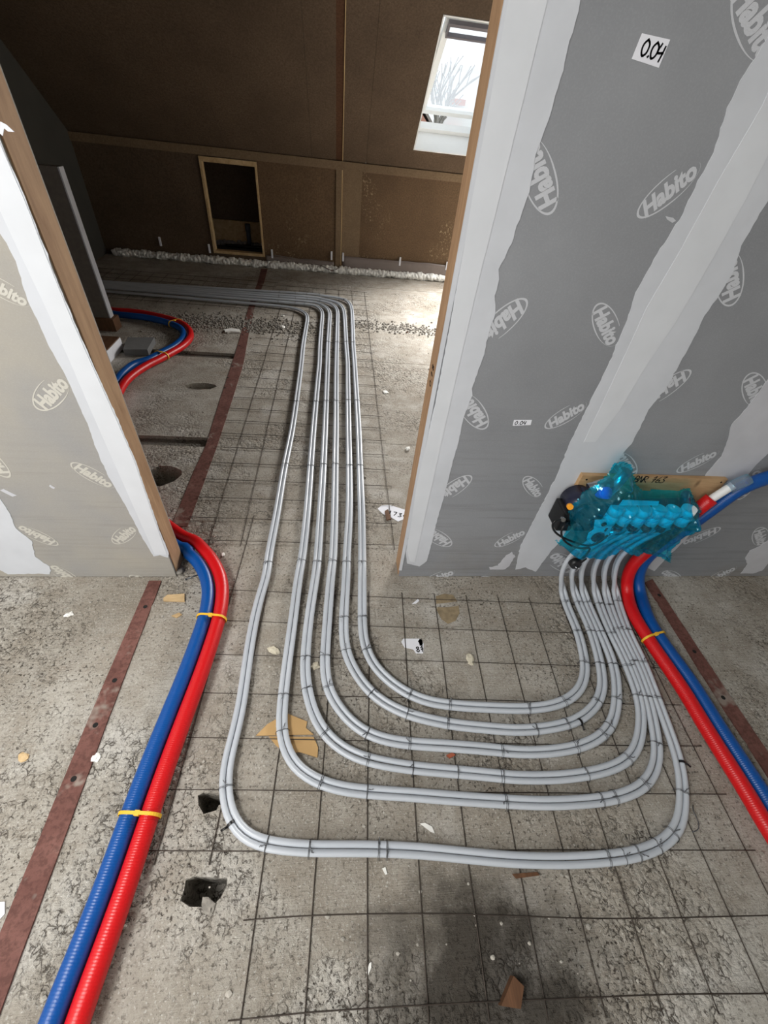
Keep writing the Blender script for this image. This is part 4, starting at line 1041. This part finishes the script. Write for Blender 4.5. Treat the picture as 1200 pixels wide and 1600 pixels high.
for s in (-1, 1):
    bm = bmesh.new(); cyl(bm, c + Vector((-0.008 * s, -0.009, 0.004 * s)), (0, -1, 0), 0.0024, 0.017, 8); kid(obj('plug_pin', bm, M['chrome']), pc)

# film: a crumpled turquoise skin over the manifold
FO = [(866, 842), (872, 846), (880, 838), (886, 812), (888, 796), (897, 782), (912, 766), (926, 758), (938, 750), (950, 738), (958, 724), (968, 719), (979, 722), (987, 730), (989, 745), (993, 757), (1003, 766), (1030, 764), (1060, 766), (1066, 762), (1077, 764), (1080, 776), (1090, 790), (1095, 800), (1087, 812), (1072, 824), (1058, 836), (1045, 846), (1048, 864), (1047, 880), (1036, 874), (1028, 864), (1010, 858), (985, 858), (970, 855), (955, 850), (942, 853), (935, 862), (915, 861), (890, 858), (874, 853)]
FY = 1.10
P2 = [(q.x, q.z) for q in (wp(x, y, FY) for x, y in FO)]
def inside(x, z):
    c = False; n = len(P2)
    for i in range(n):
        (x1, z1), (x2, z2) = P2[i], P2[i - 1]
        if (z1 > z) != (z2 > z) and x < (x2 - x1) * (z - z1) / (z2 - z1) + x1: c = not c
    return c
def edist(x, z):
    b = 9
    for i in range(len(P2)):
        (x1, z1), (x2, z2) = P2[i], P2[i - 1]
        dx, dz = x2 - x1, z2 - z1; t = max(0, min(1, ((x - x1) * dx + (z - z1) * dz) / (dx * dx + dz * dz + 1e-12)))
        b = min(b, math.hypot(x - x1 - t * dx, z - z1 - t * dz))
    return b
bm = bmesh.new(); g = 0.0065; X0 = min(p_[0] for p_ in P2); X1 = max(p_[0] for p_ in P2); Z0 = min(p_[1] for p_ in P2); Z1 = max(p_[1] for p_ in P2)
vt = {}
nx = int((X1 - X0) / g) + 1; nz = int((Z1 - Z0) / g) + 1
def fv(i, j):
    if (i, j) in vt: return vt[i, j]
    x = X0 + i * g + g * 0.5 * (j % 2); z = Z0 + j * g
    e = min(1.0, edist(x, z) / 0.045)
    e = e * e * (3 - 2 * e)
    q = Vector((x, 0, z))
    r = abs(mnoise.noise(q * 14)) * 1.0 + abs(mnoise.noise(q * 31 + Vector((3, 1, 4)))) * 0.55
    h = 0.028 + 0.055 * e + 0.034 * r * (0.35 + 0.65 * e)
    left = max(0, min(1, (1.17 - x) / 0.06))
    h += 0.02 * left * e
    dz = 0.004 * mnoise.noise(q * 25)
    vt[i, j] = bm.verts.new((x + 0.004 * mnoise.noise(q * 22 + Vector((9, 9, 9))), 1.13 - h, z + dz))
    return vt[i, j]
for i in range(nx):
    for j in range(nz):
        x = X0 + (i + 0.5) * g; z = Z0 + (j + 0.5) * g
        if inside(x, z):
            a, b, c, d = fv(i, j), fv(i + 1, j), fv(i + 1, j + 1), fv(i, j + 1)
            if j % 2 == 0: bm.faces.new((a, b, d)); bm.faces.new((b, c, d))
            else: bm.faces.new((a, b, c)); bm.faces.new((a, c, d))
fm = obj('plastic_film', bm, M['film']); tag(fm, 'crumpled turquoise plastic film wrapped over the manifold', 'plastic film')
# ------------------------------------------------------------------ far room odds and ends
fb = [(-2.72, -1.95), (-1.93, -1.60), (-1.58, -0.86), (-0.84, -0.06), (0.0, 0.025), (0.05, 0.80), (0.815, 1.62)]
lab_ = ['dim white foam bead at the far left end of the knee wall', 'white foam bead on the floor left of the wall hatch', 'white foam bead along the floor under the wall hatch', 'white foam bead between the hatch and the middle batten',
        'short dab of white foam at the foot of the middle batten', 'long white foam bead right of the middle batten', 'white foam bead at the foot of the wall near the right jamb']
for (x0, x1), lb in zip(fb, lab_):
    bm = bmesh.new(); n = max(2, int((x1 - x0) / 0.035))
    for i in range(n + 1):
        x = x0 + (x1 - x0) * i / n
        blob(bm, (x, KY - 0.05 + 0.012 * mnoise.noise(Vector((x * 9, 0, 0))), 0.034 + 0.008 * mnoise.noise(Vector((x * 7, 8, 0)))), 0.042, 0.052 + 0.02 * mnoise.noise(Vector((x * 12, 2, 0))), 0.042 + 0.016 * mnoise.noise(Vector((x * 9, 5, 0))), i, 0.35, 2)
    tag(obj('foam_bead', bm, M['foam'], None, True), lb, 'foam')
for (x, y), lb in zip([(250, 378), (327, 389), (425, 397), (518, 400), (536, 402), (625, 409), (698, 416)], ['far left', 'left of the hatch', 'right of the hatch', 'left of the middle batten', 'right of the middle batten', 'on the grey membrane', 'beside the right jamb']):
    q = wp(x, y, KY - 0.02)
    bm = box(bmesh.new(), q.x - 0.011, q.x + 0.011, KY - 0.024, KY - 0.004, q.z - 0.045, q.z + 0.05, 0.003)
    tag(obj('wall_tab', bm, M['paper']), 'small white plastic tab on the knee wall, ' + lb, 'tab', 'white tabs along the foot of the knee wall')
def wavy_strip(name, x0, x1, z0, z1, label):
    bm = bmesh.new(); n = 40; rows = []
    for i in range(n + 1):
        x = x0 + (x1 - x0) * i / n
        rows.append([bm.verts.new((x, KY - 0.016 - 0.012 * (1 - k / 4) + 0.006 * mnoise.noise(Vector((x * 6, k, 0))), z0 + (z1 - z0) * k / 4 + (0.01 * mnoise.noise(Vector((x * 4, 3, 0))) if k == 4 else 0))) for k in range(5)])
    for r, q in zip(rows, rows[1:]):
        for k in range(4): bm.faces.new((r[k], q[k], q[k + 1], r[k + 1]))
    o = obj(name, bm, M['membrane'], None, True); md = o.modifiers.new('thick', 'SOLIDIFY'); md.thickness = 0.002
    tag(o, label, 'membrane')
wavy_strip('membrane_strip', 0.03, 1.7, 0.03, 0.19, 'grey membrane strip along the wall foot right of the batten')
wavy_strip('membrane_strip', -0.93, -0.08, 0.03, 0.12, 'grey membrane strip along the wall foot beside the hatch')
C = relax(catmull([Vector((-0.82, KY - 0.04, 0.14)), Vector((-0.55, KY - 0.07, 0.13)), Vector((-0.3, KY - 0.09, 0.10)), Vector((-0.1, KY - 0.10, 0.035)), Vector((-0.03, KY - 0.11, 0.07))], 0.02), 2)
bm = bmesh.new(); tube(bm, C, 0.006, 8); tag(obj('loose_cable', bm, M['membrane']), 'loose grey cable curving along the foot of the knee wall', 'cable')

# partition stub on the left with its sole plate, white box and grey slab
ps = empty('partition_stub', (-2.4, 3.9, 0)); tag(ps, 'low stub wall with a lit end face, dim behind the left jamb', 'stub wall')
kid(nbox('panel', -2.85, -1.935, 3.86, 3.92, 0.10, 1.10, plain('dark_panel', srgb(112, 104, 96), 0.8)), ps)
kid(nbox('lit_end_strip', -1.935, -1.925, 3.858, 3.922, 0.10, 1.10, M['compound_dim']), ps)  # window light on the end face is put into its paler colour
kid(nbox('sole_plate', -2.85, -1.90, 3.83, 3.95, 0.0, 0.10, M['brown_wood']), ps)
wb = empty('white_box', (-1.8, 3.4, 0)); tag(wb, 'low white faced block with brown top behind the left jamb', 'block')
A_ = [fl(180, 583), fl(193, 575), fl(193, 560), fl(150, 560)]
kid(nbox('body', -2.05, -1.735, 3.20, 3.52, 0.0, 0.085, M['paper']), wb); kid(nbox('top', -2.05, -1.74, 3.205, 3.515, 0.085, 0.092, M['brown_wood']), wb)
P = [fl(199, 527, 0.05), fl(241, 527, 0.05), fl(230, 546, 0.05), fl(192, 546, 0.05)]
bm = prism(bmesh.new(), [(q.x, q.y, 0.001) for q in P], (0, 0, 0.049)); bmesh.ops.bevel(bm, geom=[e for e in bm.edges if len(e.link_faces) == 2 and e.calc_face_angle(0) > 0.5], offset=0.004, segments=2, affect='EDGES')
tag(obj('grey_slab', bm, M['tile']), 'grey rectangular slab lying inside the hose loop', 'slab')

# gravel spilled along a slab joint
bm = bmesh.new(); rg = random.Random(4)
for i in range(2200):
    x = -1.75 + 2.9 * rg.random() if i % 3 else -1.5 + 1.0 * rg.random(); y = 4.18 + rg.gauss(0, 0.10) + 0.02 * x
    if x > -0.1: y = 4.36 + rg.gauss(0, 0.07) - 0.05 * x
    s = rg.uniform(0.003, 0.013)
    r = bmesh.ops.create_icosphere(bm, subdivisions=1, radius=s)
    for v in r['verts']: v.co = Vector((v.co.x * rg.uniform(.8, 1.3), v.co.y, v.co.z * 0.7)) + Vector((x, y, s * 0.4))
tag(obj('gravel', bm, M['gravel']), 'dark gravel spilled across the far room floor near the pipe bends', 'gravel', kind='stuff')
bm = bmesh.new()
for i in range(900):                                 # crumbs over the whole slab
    x = rg.uniform(-1.7, 1.9); y = rg.uniform(-0.2, 1.1) if i % 2 else rg.uniform(1.35, 5.6)
    if y > 1.3 and not (-1.0 < x < 1.3): continue
    s = rg.uniform(0.0015, 0.006) * (1.3 if rg.random() < 0.1 else 1)
    r = bmesh.ops.create_icosphere(bm, subdivisions=1, radius=s)
    for v in r['verts']: v.co = Vector((v.co.x * rg.uniform(.8, 1.5), v.co.y, v.co.z * 0.6)) + Vector((x, y, s * 0.35))
tag(obj('mortar_crumbs', bm, plain('crumbs', srgb(168, 163, 154), 0.9, var=0.3, scale=20, bump=0.3)), 'grey mortar crumbs scattered over the concrete floor', 'crumbs', kind='stuff')

# ------------------------------------------------------------------ litter
def flat(name, px, mat, label, cat, t=0.004, z=0.0005):
    P = [fl(*q, z) for q in px]
    bm = prism(bmesh.new(), [(q.x, q.y, z) for q in P], (0, 0, t))
    return tag(obj(name, bm, M[mat] if isinstance(mat, str) else mat), label, cat)
flat('cardboard_scrap', [(400, 1150), (418, 1132), (430, 1125), (448, 1115), (480, 1128), (478, 1138), (490, 1148), (450, 1149)], 'cardboard', 'torn brown cardboard scrap behind the outer left pipe bends', 'cardboard')
flat('cardboard_scrap', [(420, 1151), (490, 1152), (497, 1168), (496, 1184), (470, 1176), (448, 1176), (432, 1166)], 'cardboard', 'curved brown cardboard scrap under the fifth pipe pair', 'cardboard')
flat('wood_chip', [(256, 936), (262, 931), (289, 929), (289, 941), (256, 940)], 'pale_wood', 'pale wooden offcut on the floor beside the left strip', 'wood chip', 0.008)
flat('wood_chip', [(268, 963), (280, 958), (285, 961), (276, 966)], 'pale_wood', 'small splinter of pale wood near the left jamb', 'wood chip', 0.004)
flat('wood_block', [(778, 1570), (797, 1524), (813, 1540), (808, 1575)], 'brown_wood', 'dark brown wood block at the bottom edge of the picture', 'wood block', 0.03)
flat('wood_stick', [(800, 1366), (838, 1363), (842, 1368), (806, 1373)], 'brown_wood', 'brown wooden stick below the outermost pipe', 'stick', 0.008)
flat('wood_splinter', [(601, 800), (606, 797), (611, 812), (604, 814)], 'brown_wood', 'short brown stick lying on the white paper near the right jamb', 'stick', 0.008)
flat('brick_shard', [(697, 1181), (706, 1177), (711, 1181), (702, 1186)], plain('brick_red', srgb(170, 92, 66), 0.85), 'orange brick shard between the third and fourth pipe pairs', 'shard', 0.01)
pp = flat('paper_scrap', [(627, 1003), (630, 998), (655, 998), (662, 1006), (661, 1021), (650, 1021), (646, 1015), (632, 1012)], 'paper', 'torn white paper label with printed digits on the mesh', 'paper', 0.0012)
q = fl(651, 1019, 0.002); writing('print', '81', q, (1, 0.1, 0), (-0.1, 1, 0), (0, 0, 0.0006), 0.022, 0.004, pp, M['ink'])
q = fl(656, 1008, 0.002); writing('print', '1', q, (1, 0.1, 0), (-0.1, 1, 0), (0, 0, 0.0006), 0.02, 0.012, pp, M['ink'])
pp = flat('paper_scrap', [(590, 795), (596, 790), (608, 789), (634, 797), (634, 810), (622, 815), (610, 808), (598, 803)], 'paper', 'long crumpled white paper label on the floor by the right jamb', 'paper', 0.0012)
q = fl(606, 803, 0.002); writing('print', '1734', q, (1, -0.35, 0), (0.3, 1, 0), (0, 0, 0.0006), 0.028, 0.005, pp, M['ink'], 1.0)
flat('paper_scrap', [(640, 947), (653, 936), (655, 939), (644, 949)], 'paper', 'short white strip lying beside the mesh near the right wall', 'paper', 0.002)
flat('foam_strip', [(351, 517), (362, 515), (375, 517), (375, 521), (361, 520), (352, 521)], 'foam', 'white foam strip beside the far steel strip', 'foam', 0.015)
def lump(px, r, mat, label, cat, name, flatn=0.5, seed=1):
    q = fl(*px, 0); bm = bmesh.new(); blob(bm, (q.x, q.y, r * flatn * 0.4), r * 0.85, r * 0.6, r * flatn * 0.55, seed, 0.55, 2, seed)
    tag(obj(name, bm, M[mat]), label, cat)
lump((441, 513), 0.045, 'foam', 'white foam lump on the gravel left of the far pipe bend', 'foam', 'foam_lump', 0.5, 2)
lump((442, 494), 0.02, 'foam', 'small white foam crumb just inside the far pipe bend', 'foam', 'foam_lump', 0.6, 3)
lump((637, 702), 0.024, 'foam', 'white lump on the floor right of the mesh edge', 'foam', 'foam_lump', 0.6, 4)
lump((602, 613), 0.03, 'foam', 'flat white flake on the floor right of the long pipes', 'foam', 'foam_lump', 0.3, 5)
lump((672, 577), 0.02, 'foam', 'small white crumb at the right jamb in the far room', 'foam', 'foam_lump', 0.5, 6)
lump((636, 520), 0.02, 'brown_wood', 'small pinkish brown lump on the far floor by the gravel', 'stone', 'stone', 0.5, 7)
lump((734, 1031), 0.026, 'stone', 'pale beige stone among the mesh squares near the right wall', 'stone', 'stone', 0.5, 8)
lump((427, 1017), 0.026, 'stone', 'pale beige stone between the two left pipe pairs', 'stone', 'stone', 0.5, 9)
lump((492, 1042), 0.022, 'stone', 'pale stone between the third and fourth pipe pairs', 'stone', 'stone', 0.45, 10)
lump((349, 867), 0.012, 'foam', 'small white crumb beside the red hose at the door', 'foam', 'foam_lump', 0.5, 11)
lump((326, 1416), 0.022, 'gravel', 'broken concrete lump at the lip of the lower hole', 'stone', 'stone', 0.6, 12)
lump((108, 961), 0.018, 'foam', 'white crumb on the hall floor left of the steel strip', 'foam', 'foam_lump', 0.5, 13)
lump((150, 1184), 0.018, 'foam', 'white crumb at the right edge of the left steel strip', 'foam', 'foam_lump', 0.5, 14)
lump((37, 1183), 0.022, 'pale_wood', 'small orange brown chip on the hall floor at far left', 'wood chip', 'wood_chip', 0.3, 15)
flat('paper_scrap', [(-8, 1410), (8, 1409), (8, 1428), (0, 1437), (-8, 1440)], 'paper', 'white scrap at the left edge of the picture', 'paper', 0.003)
flat('shaving', [(656, 1287), (664, 1286), (675, 1292), (679, 1302), (673, 1300), (664, 1293)], 'foam', 'curled pale plastic shaving above the outermost pipe', 'shaving', 0.003)
flat('shaving', [(572, 1520), (577, 1505), (580, 1503), (580, 1512), (575, 1524)], 'foam', 'pale shaving in the dark patch at the bottom', 'shaving', 0.003)
flat('shaving', [(597, 1357), (602, 1355), (605, 1366), (602, 1367)], 'foam', 'tiny pale shaving just below the outermost pipe', 'shaving', 0.003)
# nails at the left jamb foot
q = fl(290, 905, 0.004); e_ = fl(310, 898, 0.004)
bm = bmesh.new(); tube(bm, [q, e_], 0.003, 8); cyl(bm, q, (q - e_), 0.006, 0.002, 10); tag(obj('steel_nail', bm, M['tie']), 'steel nail lying at the foot of the left jamb', 'nail')
q = fl(276, 898, 0.0); bm = bmesh.new(); blob(bm, (q.x, q.y + 0.01, 0.012), 0.03, 0.018, 0.014, 5, 0.4, 2); tag(obj('mortar_lump', bm, M['gravel'], None, True), 'dark grey mortar lump wedged under the left jamb', 'mortar')
# bent offcut of binding wire on the right
bm = bmesh.new(); tube(bm, relax(catmull([fl(x, y, 0.006) for x, y in [(1083, 1258), (1082, 1266), (1089, 1278), (1093, 1290), (1090, 1298), (1082, 1300)]], 0.01), 2), 0.0015, 6)
tag(obj('wire_offcut', bm, M['tie']), 'bent wire offcut right of the outermost pipe bend', 'wire')
